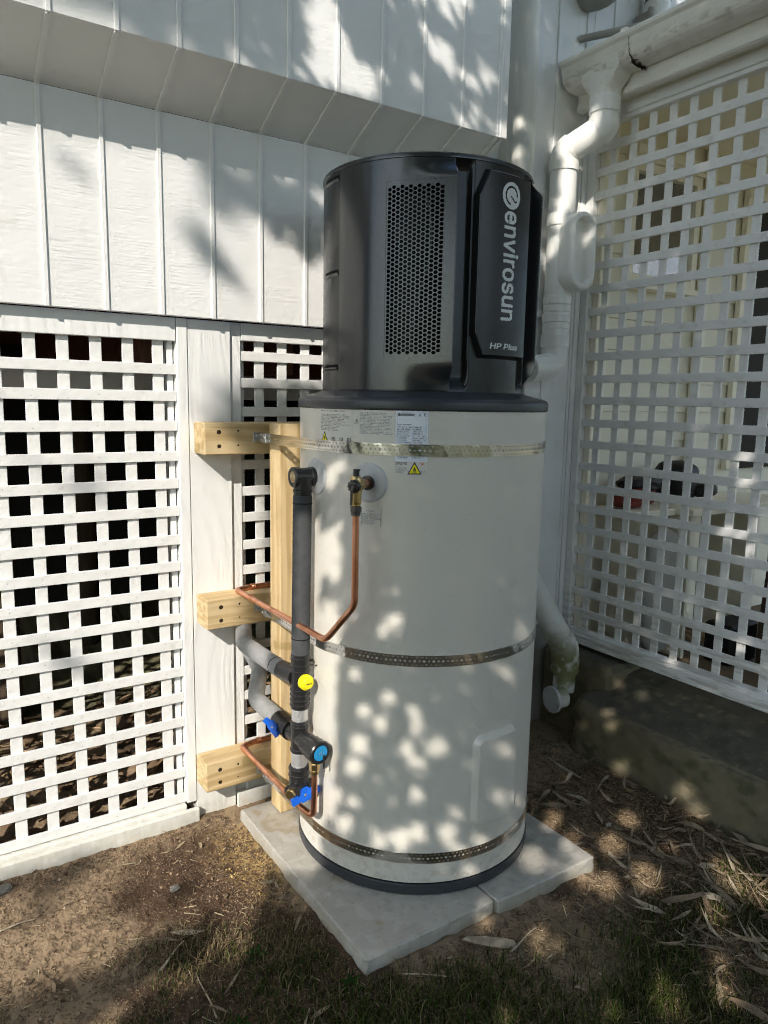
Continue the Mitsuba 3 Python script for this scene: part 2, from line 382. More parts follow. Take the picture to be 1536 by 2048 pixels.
# ---------------------------------------------------------------- house wall: hanging boards, sloped soffit, upper bay
hw = thing('house_wall', 'white vertically boarded house wall stepping out over the left lattice', 'wall')
bx = [.329 + .141 * k for k in range(-8, 25)]
def yz_prism(pts, x0, x1):
    poly = Polygon(pts)
    m = trimesh.creation.extrude_polygon(poly, x1 - x0, engine='earcut')
    v = np.array(m.vertices); m.vertices = np.stack([x0 + v[:, 2], v[:, 0], v[:, 1]], 1)
    return m
for a, b in zip(bx[:-1], bx[1:]):
    g = .0006
    low = 1.479 if b < 1.96 else (.40 if b < 2.21 else 2.36)
    if b > 2.21 and a < 2.19: low = .40
    topz = 1.985 if b < 1.60 else 3.4
    obj('hanging_board', box(a + g, min(b, 2.199 if low < 1 else 9) - g, 2.0, 2.019, low, topz), 'white_boards', hw)
    s = .0055
    zb = low - .001 if low < 2 else low
    if a < 2.199 < b: obj('hanging_board', box(2.1995, b - g, 2.0, 2.019, 2.44, 3.4), 'white_boards', hw)
    obj('batten', box(a - s, a + s, 1.9945, 2.0005, zb, topz - (.002 if topz < 3 else 0), .0022), 'white_boards', hw)
    if a < 1.60:
        x1 = min(b, 1.612)
        obj('soffit_board', yz_prism([(1.999, 1.986), (1.823, 2.071), (1.830, 2.086), (2.006, 2.001)], a + g, x1 - g), 'white_boards', hw)
        obj('batten', yz_prism([(1.9955, 1.9805), (1.8225, 2.0640), (1.8235, 2.0695), (1.9985, 1.9860)], a - s, a + s), 'white_boards', hw)
        obj('upper_board', box(a + g, x1 - g, 1.82, 1.839, 2.069, 3.4), 'white_boards', hw)
        obj('batten', box(a - s, a + s, 1.8145, 1.8205, 2.066, 3.4, .0022), 'white_boards', hw)
obj('end_board', box(1.612, 1.628, 1.818, 1.999, 2.072, 3.4), 'white_boards', hw)
obj('end_board', yz_prism([(1.999, 1.984), (1.822, 2.068), (1.822, 2.0715), (1.999, 2.0715)], 1.612, 1.628), 'white_boards', hw)
obj('corner_batten', box(1.602, 1.6285, 1.811, 1.8175, 2.066, 3.4, .002), 'white_boards', hw)
obj('footing', box(1.90, 2.24, 2.005, 2.06, -.05, .398, .004), 'bearer_grey', hw, label='grey block base below the white boards')
obj('corner_batten', box(2.169, 2.1985, 1.990, 1.9985, .42, 2.30, .002), 'white_boards', hw)
# under the house
obj('floor_joist', box(-1.2, 1.95, 2.28, 2.325, 1.258, 1.334, .003), 'joist_grey', hw, label='grey bearer seen through the top of the lattice')
for x in np.arange(-1.1, 2.0, .42):
    obj('floor_joist', box(x, x + .045, 2.10, 4.4, 1.337, 1.53, .003), 'dark_wood', hw)
for x, y in ((-.55, 2.75), (.28, 2.95), (1.02, 2.85), (-.15, 3.7), (.75, 3.8)):
    obj('stump', cyl((x, y, -.1), (x, y, 1.262 if y < 3 else 1.34), .055, 18), 'bark', hw, smooth=35)
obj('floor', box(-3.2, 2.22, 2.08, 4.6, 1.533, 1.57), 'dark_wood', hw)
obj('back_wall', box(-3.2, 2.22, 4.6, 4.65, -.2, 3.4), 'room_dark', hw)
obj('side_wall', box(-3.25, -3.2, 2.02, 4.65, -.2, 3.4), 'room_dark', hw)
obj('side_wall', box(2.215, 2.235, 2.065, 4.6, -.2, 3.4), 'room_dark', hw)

# ---------------------------------------------------------------- left lattice, post, small lattice
def lattice_left(name, label, x0, x1, zs, xs, ztop, frame, group=None, off=.0):
    t = thing(name, label, 'lattice', group)
    rr_ = np.random.default_rng(int(1000 * abs(x1)))
    for z in zs:
        d = rr_.normal(0, .0014, 4)
        m = box(x0, x1, 2.034 + off, 2.0415 + off, z, z + .0285, .0012)
        v = m.vertices; s = (v[:, 0] - x0) / (x1 - x0); v[:, 2] += d[0] + d[1] * s + .0012 * np.sin(s * 7 + d[2] * 3000); m.vertices = v
        obj('slat', m, 'slat_paint', t)
    for x in xs:
        d = rr_.normal(0, .0009, 3)
        m = box(x - .0148, x + .0148, 2.0425 + off, 2.050 + off, .03, ztop + .01, .0012)
        v = m.vertices; v[:, 0] += d[0] + d[1] * v[:, 2]; m.vertices = v
        obj('slat', m, 'slat_paint', t)
    nails = []
    for z in zs:
        for x in xs:
            if x0 < x < x1 and rr_.uniform() < .55: nails.append(lathe([(.0017, 0), (.0012, .0005)], (x + rr_.normal(0, .003), 2.0341 + off, z + .0142 + rr_.normal(0, .003)), (0, -1, 0), 6))
    obj('nail_heads', cat_(nails), 'bearer_grey', t, kind='stuff')
    for nm, b in frame:
        obj(nm, box(*b), 'white_timber', t)
    return t
zs1 = [1.329, 1.252, 1.171, 1.088, 1.009, .932, .851, .775, .697, .620, .540, .459, .379, .299, .218, .139, .058]
xs1 = [.6075 - .0797 * k for k in range(19)]
l1 = lattice_left('lattice_screen', 'sunlit white wooden lattice under the left house wall', -.95, .6545, zs1, xs1, 1.44,
             [('top_rail', (-.95, .653, 2.028, 2.046, 1.415, 1.477)), ('stile', (.6555, .6855, 2.027, 2.060, .056, 1.477, .002)),
              ('bottom_rail', (-.95, .6535, 2.022, 2.055, .018, .0555, .003)), ('stile', (.634, .652, 2.0515, 2.075, .06, 1.477, .002))])
obj('skirting_board', box(-.95, .6855, 2.004, 2.0205, -.05, .043, .002), 'white_timber', l1, label='scuffed white skirting board along the soil')
pt = obj('post', box(.6870, .8115, 2.030, 2.12, -.05, 1.4765, .0022), 'white_timber',
         label='thick white painted timber post between the two lattice panels', cat='post')
zs2 = [1.3715 - .0797 * k for k in range(17)]
xs2 = [.9065 + .0775 * k for k in range(13)]
xs2[0] = .909
l2 = lattice_left('lattice_screen', 'narrow white lattice panel behind the pine frame and the tank', .8475, 1.948, zs2, xs2, 1.44,
             [('top_rail', (.8475, 1.948, 2.036, 2.054, 1.428, 1.477)), ('stile', (.8135, .8465, 2.040, 2.075, .0, 1.477, .002)), ('stile', (1.93, 1.949, 2.050, 2.085, .0, 1.477, .002)),
              ('bottom_rail', (.8475, 1.948, 2.028, 2.062, .02, .074, .003)), ('stile', (.8475, .8645, 2.061, 2.09, .06, 1.477, .002))], off=.010)
obj('skirting_board', box(.8125, 1.948, 2.016, 2.027, -.04, .05, .002), 'white_timber', l2)

# ---------------------------------------------------------------- right lattice with the porch behind
rl = thing('lattice_screen', 'shaded white lattice wall on the right, above the concrete plinth', 'lattice')
r2_ = np.random.default_rng(5)
NAIL = []
zs3 = [2.166 - .0822 * k for k in range(22)]
ys3 = [1.888 - .0797 * k for k in range(30)]
for z in zs3:
    d = r2_.normal(0, .001, 4)
    m = box(2.2, 2.207, -.42, 1.9545, z, z + .0295, .0011)
    v = m.vertices; s = (1.95 - v[:, 1]) / 2.4; v[:, 2] += d[0] + d[1] * s; m.vertices = v
    obj('slat', m, 'slat_paint', rl)
    for y in ys3[:12]:
        NAIL.append(lathe([(.0016, 0), (.0011, .0006)], (2.2004, y + r2_.normal(0, .002), z + .0148 + r2_.normal(0, .003)), (-1, 0, 0), 6))
for y in ys3:
    d = r2_.normal(0, .0009, 2)
    m = box(2.208, 2.2155, y - .0142, y + .0142, .36, 2.26, .0011)
    v = m.vertices; v[:, 1] += d[0] + d[1] * v[:, 2]; m.vertices = v
    obj('slat', m, 'slat_paint', rl)
obj('staples', cat_(NAIL), 'zinc', rl, kind='stuff')
obj('stile', box(2.190, 2.222, 1.9555, 1.9885, .39, 2.26, .002), 'slat_paint', rl)
obj('stile', box(2.217, 2.25, 1.925, 1.953, .36, 2.26, .002), 'cream_pale', rl)
obj('stile', box(2.262, 2.29, 1.93, 1.96, .36, 2.30, .002), 'cream_pale', rl)
obj('top_rail', box(2.186, 2.218, -.42, 1.9885, 2.247, 2.298, .002), 'slat_paint', rl)
obj('top_rail', box(2.179, 2.1855, -.42, 1.9885, 2.262, 2.2985, .0015), 'slat_paint', rl)
obj('bottom_rail', box(2.184, 2.226, -.42, 1.9885, .332, .3865, .003), 'slat_paint', rl, label='weathered bottom rail of the right lattice')
obj('bottom_rail', box(2.177, 2.1835, -.42, 1.9885, .335, .372, .002), 'slat_paint', rl)

# fascia, eaves lining and gutter
fb = thing('fascia', 'white fascia board and eaves lining below the gutter on the right', 'fascia')
obj('board', box(2.118, 2.140, -.6, 1.985, 2.294, 2.44, .002), 'gutter_paint', fb)
obj('board', box(2.1145, 2.1175, -.6, 1.985, 2.297, 2.318, .001), 'gutter_paint', fb)
obj('lining', box(2.1405, 2.186, -.6, 1.985, 2.3045, 2.312, .001), 'gutter_paint', fb)
pr_ = thing('porch_roof', 'roof and pale ceiling of the porch behind the right lattice', 'roof')
obj('ceiling', box(2.20, 4.6, -.6, 1.99, 2.315, 2.325), 'cream_pale', pr_)
obj('roof_sheet', box(2.141, 4.7, -.6, 1.99, 2.45, 2.47), 'bearer_grey', pr_)
def gutter_mesh(y0, y1, e=0.0):
    line = [(2.027, 2.421), (2.020, 2.428), (2.019, 2.436), (2.025, 2.441), (2.032, 2.437)]
    face = [(2.0265, 2.421), (2.030, 2.405), (2.034, 2.39), (2.038, 2.379), (2.045, 2.369), (2.056, 2.361), (2.07, 2.3565), (2.113, 2.352), (2.113, 2.44)]
    poly = union_all([LineString(face).buffer(.0016 + e, cap_style=2), LineString(line).buffer(.0035 + e)])
    m = trimesh.creation.extrude_polygon(poly, abs(y1 - y0), engine='earcut'); v = np.array(m.vertices)
    m.vertices = np.stack([v[:, 0], y1 - v[:, 2], v[:, 1]], 1); m.invert() if m.volume < 0 else None
    return m
gt = thing('gutter', 'off white roof gutter with mildew along its lower curve', 'gutter')
obj('trough', gutter_mesh(-.6, 1.716), 'gutter_paint', gt, smooth=35)
obj('end_piece', gutter_mesh(1.700, 1.984, .0016), 'gutter_paint', gt, smooth=35)
obj('end_cap', prism(Polygon([(2.026, 2.425), (2.034, 2.39), (2.056, 2.3605), (2.113, 2.3515), (2.113, 2.44), (2.025, 2.44)]), .003).apply_transform(np.array([[1, 0, 0, 0], [0, 0, 1, 1.981], [0, 1, 0, 0], [0, 0, 0, 1.]])), 'gutter_paint', gt)
# outlet funnel
sq = np.array([(2.0285, 1.742), (2.0285, 1.905), (2.1155, 1.905), (2.1155, 1.742)])
def loop_rect(pts, n):
    p = np.vstack([pts, pts[:1]]); L = np.linalg.norm(np.diff(p, axis=0), axis=1).cumsum(); L = np.concatenate([[0], L])
    s = np.linspace(0, L[-1], n, endpoint=False)
    return np.stack([np.interp(s, L, p[:, k]) for k in (0, 1)], 1)
n_ = 64; rc = loop_rect(sq, n_); a_ = np.arctan2(rc[:, 1] - 1.828, rc[:, 0] - 2.080)
circ = np.stack([2.080 + .0495 * np.cos(a_), 1.828 + .0495 * np.sin(a_)], 1)
rings = []
for t, z in ((0, 2.408), (0, 2.372), (.06, 2.356), (.35, 2.335), (.8, 2.312), (1, 2.300), (1, 2.262)):
    xy = rc * (1 - t) + circ * t
    sl = np.clip((2.408 - z) / .05, 0, 1)
    rings.append(np.column_stack([xy + (xy[:, :1] < 2.035) * np.array([[.0065 * sl * (1 - t), 0]]), np.full(n_, z)]))
v_ = np.vstack(rings); f_ = []
for i in range(len(rings) - 1):
    for j in range(n_):
        p, q = i * n_ + j, i * n_ + (j + 1) % n_
        f_ += [[p, p + n_, q + n_], [p, q + n_, q]]
obj('outlet', tm(v_, np.array(f_)[:, ::-1]), 'gutter_paint', gt, smooth=50)
obj('bracket', box(2.036, 2.05, 1.722, 1.745, 2.43, 2.462, .001), 'gutter_paint', gt)
def debris(seed, n, cx, cy, cz, sx, sy, sz, ln):
    g = np.random.default_rng(seed); ms = []
    for _ in range(n):
        p = np.array([cx, cy, cz]) + g.normal(0, 1, 3) * [sx, sy, sz]; d = g.normal(0, 1, 3); d /= np.linalg.norm(d)
        ms.append(tube([p - d * ln * g.uniform(.4, 1), p + g.normal(0, ln * .15, 3), p + d * ln * g.uniform(.4, 1)], .0011, 5))
    return cat_(ms)
# clinging to the joint's lower edge
jp = np.array([(2.0235, 2.425), (2.0305, 2.392), (2.0375, 2.372), (2.054, 2.3555), (2.075, 2.350), (2.105, 2.3475)])
jr = fillet([(x - .0015, 1.7, z - .001) for x, z in jp], .006, 4)
g5 = np.random.default_rng(4)
jr = np.array([np.interp(np.linspace(0, 1, 60), np.linspace(0, 1, len(jr)), jr[:, k]) for k in range(3)]).T
jr[:, 1] += .004 * (meshkit.fbm(jr * 90, 3, 2) - .5) + .006 * np.linspace(0, 1, 60) * (meshkit.noise(jr * 160, 6) - .5)
obj('joint_debris', cat_([tube(jr, .0006 + .0042 * np.clip(np.linspace(-.25, 1, 60), 0, 1) * (.5 + meshkit.noise(jr * 300, 3)), 8)] + [debris(40 + k, 16, x, 1.696, z - .002, .004, .004, .002, .006) for k, (x, z) in enumerate(jp[3:])]), 'hole_dark', gt, kind='stuff', label='dark leaf debris at the gutter joint')

# downpipes
d1 = thing('downpipe', 'tall straight white downpipe behind the black top of the water heater', 'downpipe')
path1 = fillet([(1.797, 1.93, 3.4), (1.797, 1.93, .80), (2.020, 1.815, .375), (2.026, 1.812, .27)], [.07, .05])
obj('pipe', tube(path1[:-6], .0455, 36, False), 'pvc_stained', d1, smooth=True, label='white pipe slanting out low beside the tank, green stained at its elbow')
obj('elbow', tube(fillet([(2.000, 1.8253, .413), (2.020, 1.815, .375), (2.026, 1.812, .318)], .05, 10), .0515, 36), 'pvc_stained', d1, smooth=40)
obj('socket', cyl((2.026, 1.812, .320), (2.026, 1.812, .275), .0505, 36), 'pvc_stained', d1, smooth=40)
obj('socket', cyl((2.024, 1.810, .276), (2.010, 1.80, .205), .040, 36), 'pvc_stained', d1, smooth=40)
obj('inspection_branch', cyl((1.985, 1.775, .198), (1.938, 1.778, .198), .037, 36), 'pvc_stained', d1, smooth=40)
capn = np.array([-.99, .12, 0]); capn /= np.linalg.norm(capn); ca, cb, _ = frame_of(capn); c0 = np.array([1.937, 1.778, .198])
ib = obj('inspection_cap', cyl(c0, c0 + capn * .012, .0485, 40), 'disc_grey', d1, smooth=40, label='round off white inspection cap low beside the plinth')
for k in range(5):
    an = k * 2 * PI / 5 + .4; q0 = c0 + capn * .0115 + .038 * (math.cos(an) * ca + math.sin(an) * cb)
    obj('screw', cyl(q0, q0 + capn * .003, .0032, 10), 'zinc', d1)
d2 = thing('downpipe', 'white downpipe jogging down from the gutter outlet with a bulging overflow fitting', 'downpipe')
pA, pB = (2.080, 1.828), (2.022, 1.945)
jog = fillet([(*pA, 2.275), (*pA, 2.196), (*pB, 2.133), (*pB, 1.40), (1.88, 1.93, 1.385)], [.055, .055, .055], 10)
obj('pipe', tube(jog, .0465, 36), 'pvc', d2, smooth=40)
obj('socket', cyl((*pA, 2.290), (*pA, 2.238), .0515, 36), 'pvc', d2, smooth=40)
e1 = fillet([(*pA, 2.225), (*pA, 2.196), (*pB, 2.133), (*pB, 2.07)], [.055, .055], 10)
mid = (np.array([*pA, 2.196]) + np.array([*pB, 2.133])) / 2
obj('elbow', tube([p for p in e1 if np.dot(np.array(p) - mid, [pA[0] - pB[0], pA[1] - pB[1], .06]) > .0016], .0512, 36), 'pvc', d2, smooth=40)
obj('elbow', tube([p for p in e1 if np.dot(np.array(p) - mid, [pA[0] - pB[0], pA[1] - pB[1], .06]) < -.0016], .0512, 36), 'pvc', d2, smooth=40)
obj('socket', cyl((*pB, 1.925), (*pB, 1.885), .0510, 36), 'pvc', d2, smooth=40)
for z, r, h in ((1.645, .0505, .03), (1.615, .0485, .026), (1.583, .0505, .03), (1.55, .0485, .02)):
    obj('ring', cyl((*pB, z), (*pB, z - h), r, 36, .002), 'pvc', d2, smooth=40)
obj('socket', cyl((*pB, 1.51), (*pB, 1.465), .0510, 36), 'pvc', d2, smooth=40)
# overflow fitting: an upright capsule with a hollow face, turned a little to the right
cap_ax = np.array([-.10, -.995, 0]); side = np.array([.995, -.10, 0])
cc = np.array([2.046, 1.935, 1.790])
stad = lambda w, h: LineString([(0, -h), (0, h)]).buffer(w, 24)
def cap_pts(m): 
    v = np.array(m.vertices); m = m.copy(); m.vertices = cc + v[:, :1] * side + v[:, 1:2] * np.array([0, 0, 1.]) + v[:, 2:3] * cap_ax
    return m
outer = lambda w: stad(w, .076)
body = []
prev = None
for (w, dpt) in ((.056, -.03), (.058, .050), (.0585, .072), (.0560, .086), (.0515, .092), (.0465, .0945), (.0425, .0945), (.0405, .0925), (.0385, .060), (.034, .049), (.022, .043), (.0005, .042)):
    ring = np.array(outer(w).exterior.coords)[:-1]
    s = np.linspace(0, 1, len(ring), endpoint=False)
    ring = np.array([outer(w).exterior.interpolate(t, normalized=True).coords[0] for t in np.linspace(0, 1, 72, endpoint=False)])
    body.append(np.column_stack([ring, np.full(72, dpt)]))
v_ = np.vstack(body); f_ = []
for i in range(len(body) - 1):
    for j in range(72):
        p, q = i * 72 + j, i * 72 + (j + 1) % 72
        f_ += [[p, q + 72, q], [p, p + 72, q + 72]]
mm = cap_pts(tm(v_, f_)); mm.invert() if mm.face_normals[72 * 2 * 4:72 * 2 * 5].mean(0) @ cap_ax < 0 else None
obj('overflow', mm, 'pvc', d2, smooth=45, label='capsule shaped overflow with a hollow face')
obj('bracket', box(1.90, 2.03, 1.985, 1.992, 1.575, 1.60, .001), 'pvc', d2)
# pipes high on the wall
w1 = thing('wall_pipe', 'large grey pipe end high on the wall above the gutter', 'pipe')
obj('pipe', tube(fillet([(2.145, 2.01, 2.705), (2.145, 1.92, 2.68), (2.235, 1.90, 2.80), (2.35, 1.93, 3.1)], [.05, .05], 8), .058, 32), 'bearer_grey', w1, smooth=40)
w2 = obj('wall_pipe', tube([(2.122, 1.996, 2.545), (2.20, 1.86, 2.548), (2.245, 1.79, 2.551)], .0125, 20), 'bearer_grey', smooth=40, label='thin grey pipe stub poking out of the wall above the gutter', cat='pipe')
w3 = thing('wall_pipe', 'white pipe with a clamp rising above the gutter on the right', 'pipe')
obj('pipe', cyl((2.46, 1.94, 2.46), (2.46, 1.94, 3.4), .046, 32), 'pvc', w3, smooth=40)
obj('ring', cyl((2.46, 1.94, 2.735), (2.46, 1.94, 2.743), .0475, 32), 'zip_black', w3, smooth=40)
obj('clamp', cat_([box(2.395, 2.415, 1.92, 1.99, 2.655, 2.69, .002), cyl((2.405, 1.925, 2.655), (2.405, 1.925, 2.70), .011, 12)]), 'bearer_grey', w3)

# the porch behind the lattice
pw = thing('porch_wall', 'cream weatherboard wall with a dark window behind the right lattice', 'wall')
zb = .27
for k in range(17):
    z0, z1 = zb + .121 * k, min(zb + .121 * (k + 1) - .001, 2.314)
    segs = [(2.236, 4.5)] if z1 < 1.735 or z0 > 2.19 else [(2.236, 2.405), (2.845, 4.5)]
    for a, b in segs:
        m = yz_prism([(1.972, z0), (1.981, z1), (1.992, z1), (1.992, z0)], a, b)
        obj('board', m, 'cream_paint', pw)
wf = obj('window', cat_([box(2.405, 2.44, 1.955, 1.99, 1.74, 2.19), box(2.81, 2.845, 1.955, 1.99, 1.74, 2.19), box(2.4405, 2.8095, 1.955, 1.99, 2.155, 2.19), box(2.4405, 2.8095, 1.955, 1.99, 1.74, 1.775)]), 'cream_pale', pw)
obj('pane', box(2.4405, 2.8095, 1.974, 1.977, 1.7755, 2.1545, .0001), 'pane_glass', wf)
obj('sill', box(2.39, 2.86, 1.92, 1.985, 1.715, 1.738), 'cream_pale', wf)
obj('head_trim', box(2.39, 2.86, 1.945, 1.985, 2.192, 2.225), 'cream_pale', wf)
obj('head_trim', box(2.40, 2.85, 1.93, 1.944, 2.205, 2.24), 'cream_pale', wf)
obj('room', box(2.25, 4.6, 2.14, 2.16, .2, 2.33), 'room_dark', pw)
obj('corner_post', box(2.875, 2.92, 1.940, 1.97, .27, 2.31), 'cream_pale', pw)
dr_ = thing('doorway', 'dark doorway in the cream porch wall at the far right', 'door')
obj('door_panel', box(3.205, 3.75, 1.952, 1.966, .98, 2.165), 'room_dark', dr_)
obj('frame', box(3.170, 3.2045, 1.946, 1.971, .98, 2.20), 'cream_pale', dr_)
obj('frame', box(3.170, 3.80, 1.940, 1.951, 2.166, 2.20), 'cream_pale', dr_)
obj('porch_floor', box(2.36, 4.6, -.8, 1.99, .10, .268), 'concrete_floor', label='brown concrete floor of the porch', cat='floor', kind='structure')
bn = thing('bench', 'cream bench under the porch window behind the lattice', 'bench')
obj('top', box(2.52, 3.30, 1.66, 1.95, .845, .872, .003), 'cream_pale', bn)
obj('leg_panel', box(2.54, 2.56, 1.68, 1.94, .27, .845, .002), 'cream_paint', bn)
obj('leg_panel', box(3.0, 3.02, 1.68, 1.94, .27, .845, .002), 'cream_paint', bn)
def blob(cx, cy, cz, sx, sy, sz, seed, amp=.25, sub=3):
    m = trimesh.creation.icosphere(subdivisions=sub); v = np.array(m.vertices)
    v = np.sign(v) * np.abs(v) ** .75
    v *= (1 + amp * (meshkit.fbm(v * 1.7 + seed, 3, seed) - .5)[:, None] * 2)
    m.vertices = v * [sx, sy, sz] + [cx, cy, cz]; return m
tb = thing('tool_bag', 'red and black tool bag on the bench behind the lattice', 'bag')
obj('body', blob(2.38, 1.84, .912, .105, .06, .040, 3), 'red_paint', tb, smooth=True)
obj('flap', blob(2.42, 1.84, .962, .10, .06, .030, 5, .3), 'zip_black', tb, smooth=True)
hb = thing('helmet', 'black helmet beside the red bag on the bench', 'helmet')
obj('shell', blob(2.66, 1.85, .960, .085, .085, .085, 8, .12), 'zip_black', hb, smooth=True)
obj('visor', blob(2.76, 1.80, .925, .07, .06, .03, 9, .1), 'zip_black', hb, smooth=True)
obj('bag_shelf', cat_([box(2.26, 2.53, 1.74, 1.94, .842, .868, .002), box(2.37, 2.385, 1.78, 1.92, .27, .842), box(2.48, 2.495, 1.78, 1.92, .27, .842)]), 'cream_pale', label='narrow pale shelf standing behind the left edge of the right lattice', cat='shelf')
obj('storage_tub', blob(2.40, 1.70, .56, .115, .045, .24, 12, .04), 'bearer_grey', smooth=True, label='grey plastic tub low behind the lattice, left of the bench', cat='tub')
obj('crate', box(2.62, 2.80, 1.52, 1.64, .27, .43, .01), 'zip_black', label='small black crate on the porch floor', cat='crate')
for k, (x, y, r, h) in enumerate(((2.74, 1.42, .055, .78), (2.90, 1.40, .06, .90), (2.80, 1.26, .065, .74), (3.0, 1.22, .06, 1.0))):
    a = np.linspace(0, 1, 9); g = np.random.default_rng(60 + k)
    pth = np.stack([x + .02 * np.sin(a * 3 + k), y + .015 * np.sin(a * 4), .25 + a * h], 1)
    m = tube(pth, r * (1 + .08 * np.sin(a * 9 + k)), 24); v = np.array(m.vertices); m.vertices = v + .012 * (meshkit.fbm(v * 30, 3, k) - .5)[:, None] * (v - [x, y, 0]) / r * [1, 1, 0]
    obj('log', m, 'bark', smooth=True, label=['brown bark log nearest the lattice bench', 'tall brown log second from the bench', 'short thick brown log behind the lattice', 'tallest brown log far right behind the lattice'][k], cat='log', group='logs standing on the porch')

# ---------------------------------------------------------------- concrete plinth
def plinth():
    prof = np.array([(1.985, -.06), (1.984, .05), (1.984, .12), (1.986, .175), (1.992, .200), (2.004, .213), (2.03, .221), (2.09, .232), (2.15, .252), (2.20, .282), (2.27, .295), (2.36, .297), (2.36, -.06)])
    pr = []
    for a, b in zip(prof[:-1], prof[1:]):
        for t in np.linspace(0, 1, max(2, int(np.linalg.norm(b - a) / .012)), endpoint=False): pr.append(a + (b - a) * t)
    pr = np.array(pr + [prof[-1]])
    ys = np.concatenate([np.linspace(1.760, 1.685, 12), np.linspace(1.67, .4, 112), np.linspace(.3, -.8, 14)])
    V = []
    for y in ys:
        e = np.clip((y - 1.690) / .07, 0, 1); s = 1 - math.sqrt(max(0, 1 - e * e))
        q = pr.copy(); q[:, 0] += s * .07 * (q[:, 0] < 2.2); q[:, 1] -= s * .05 * (q[:, 1] > 0)
        V.append(np.column_stack([q[:, 0], np.full(len(q), y), q[:, 1]]))
    V = np.array(V); nu, nv = V.shape[:2]; v = V.reshape(-1, 3)
    d = .024 * (meshkit.fbm(v * 5, 3, 2) - .5) + .020 * (meshkit.fbm(v * 24, 4, 6) - .5)
    v[:, 0] -= d * (v[:, 0] < 2.3); v[:, 2] += d * .7 * (v[:, 2] > .1)
    i, j = np.meshgrid(np.arange(nu - 1), np.arange(nv - 1), indexing='ij'); q = (i * nv + j).ravel()
    f = np.vstack([np.stack([q, q + nv + 1, q + nv], 1), np.stack([q, q + 1, q + nv + 1], 1)])
    m = tm(v, f)
    v = np.vstack([m.vertices, V[0].mean(0)]); k = len(v) - 1
    m = tm(v, np.vstack([m.faces, [[k, j + 1, j] for j in range(nv - 1)]]))
    return m
pm = plinth()
fn_ = pm.face_normals; ctr = pm.triangles_center
if fn_[(ctr[:, 0] < 2.0) & (ctr[:, 1] < 1.6)].mean(0)[0] > 0: pm.invert()
pblk = box(2.095, 2.36, 1.66, 1.998, -.05, .318, .02)
for _ in range(4): pblk = pblk.subdivide()
pv = np.array(pblk.vertices); pblk.vertices = pv + .012 * (meshkit.fbm(pv * 14, 3, 2) - .5)[:, None]
pm = cat_([pm, pblk])
obj('concrete_plinth', pm, 'old_concrete', smooth=50, label='dark mossy concrete plinth under the right lattice', cat='plinth')

# ---------------------------------------------------------------- pavers
def paver(x0, x1, y0, y1, seed):
    nx, ny = int((x1 - x0) / .008), int((y1 - y0) / .008)
    def side(m, fn): return fn
    top, _ = grid(nx, ny, lambda u, v: np.column_stack([x0 + (x1 - x0) * u, y0 + (y1 - y0) * v, np.full_like(u, .05)]))
    b = box(x0, x1, y0, y1, -.02, .05, .004)
    m = b
    for _ in range(5): m = m.subdivide() if max(m.edges_unique_length) > .016 else m
    v = np.array(m.vertices)
    e = np.minimum.reduce([np.abs(v[:, 0] - x0), np.abs(v[:, 0] - x1), np.abs(v[:, 1] - y0), np.abs(v[:, 1] - y1)])
    v[:, 2] += .0025 * (meshkit.fbm(v * 30, 3, seed) - .5) * (v[:, 2] > .04)
    rough = .009 * (meshkit.fbm(v * 26, 3, seed + 1) - .5) * (np.clip((.052 - v[:, 2]) / .012, .25, 1))
    v[:, 0] += rough * np.where(np.abs(v[:, 0] - x0) < .006, 1, np.where(np.abs(v[:, 0] - x1) < .006, -1, 0))
    v[:, 1] += rough * np.where(np.abs(v[:, 1] - y0) < .006, 1, np.where(np.abs(v[:, 1] - y1) < .006, -1, 0))
    m.vertices = v
    return m
obj('paver', paver(.782, 1.1560, 1.216, 1.925, 3), 'paver_concrete', smooth=40, label='larger pale concrete paver under the left of the water heater', cat='paver', group=None)
obj('paver', paver(1.1595, 1.508, 1.205, 1.915, 8), 'paver_concrete', smooth=40, label='pale concrete paver under the right of the tank, dappled with light', cat='paver')

# ---------------------------------------------------------------- the water heater
wh = thing('water_heater', 'tall cream cylinder water heater with a black vented top, standing on pavers', 'water heater')
obj('tank', lathe([(.3225, .082), (.325, .0845), (.325, 1.2435), (.318, 1.246)], (*C, 0), (0, 0, 1), 180), 'tank_enamel', wh, smooth=40)
obj('base_ring', lathe([(.318, .0505), (.3265, .053), (.3275, .057), (.3275, .076), (.3262, .0795), (.319, .0800)], (*C, 0), (0, 0, 1), 180), 'trim_black', wh, smooth=40)
obj('collar', lathe([(.3265, 1.2440), (.3290, 1.2455), (.3300, 1.2490), (.3300, 1.2610), (.3285, 1.2665), (.3230, 1.2720), (.3120, 1.2755), (.2800, 1.2830), (.2700, 1.2865), (.262, 1.290)], (*C, 0), (0, 0, 1), 180), 'trim_black', wh, smooth=50)
RM = .266
def shell(ths, zs, rfun, hole=None, close=False):
    th, z = np.meshgrid(ths, zs, indexing='ij')
    v = onc(th.ravel(), z.ravel(), rfun(th, z).ravel()); nv = len(zs)
    i, j = np.meshgrid(np.arange(len(ths) - 1), np.arange(nv - 1), indexing='ij'); i, j = i.ravel(), j.ravel()
    if hole:
        tc, zc_ = (ths[i] + ths[i + 1]) / 2, (zs[j] + zs[j + 1]) / 2
        k = ~((tc > hole[0]) & (tc < hole[1]) & (zc_ > hole[2]) & (zc_ < hole[3])); i, j = i[k], j[k]
    q = i * nv + j
    return tm(v, np.vstack([np.stack([q, q + nv, q + nv + 1], 1), np.stack([q, q + nv + 1, q + 1], 1)]))
def ext(a, *vals): return np.unique(np.concatenate([a] + [[x] for x in vals]))
HW = (-20.2, 7.9, 1.362, 1.7515)
def mirror(th): return 84.0 - th
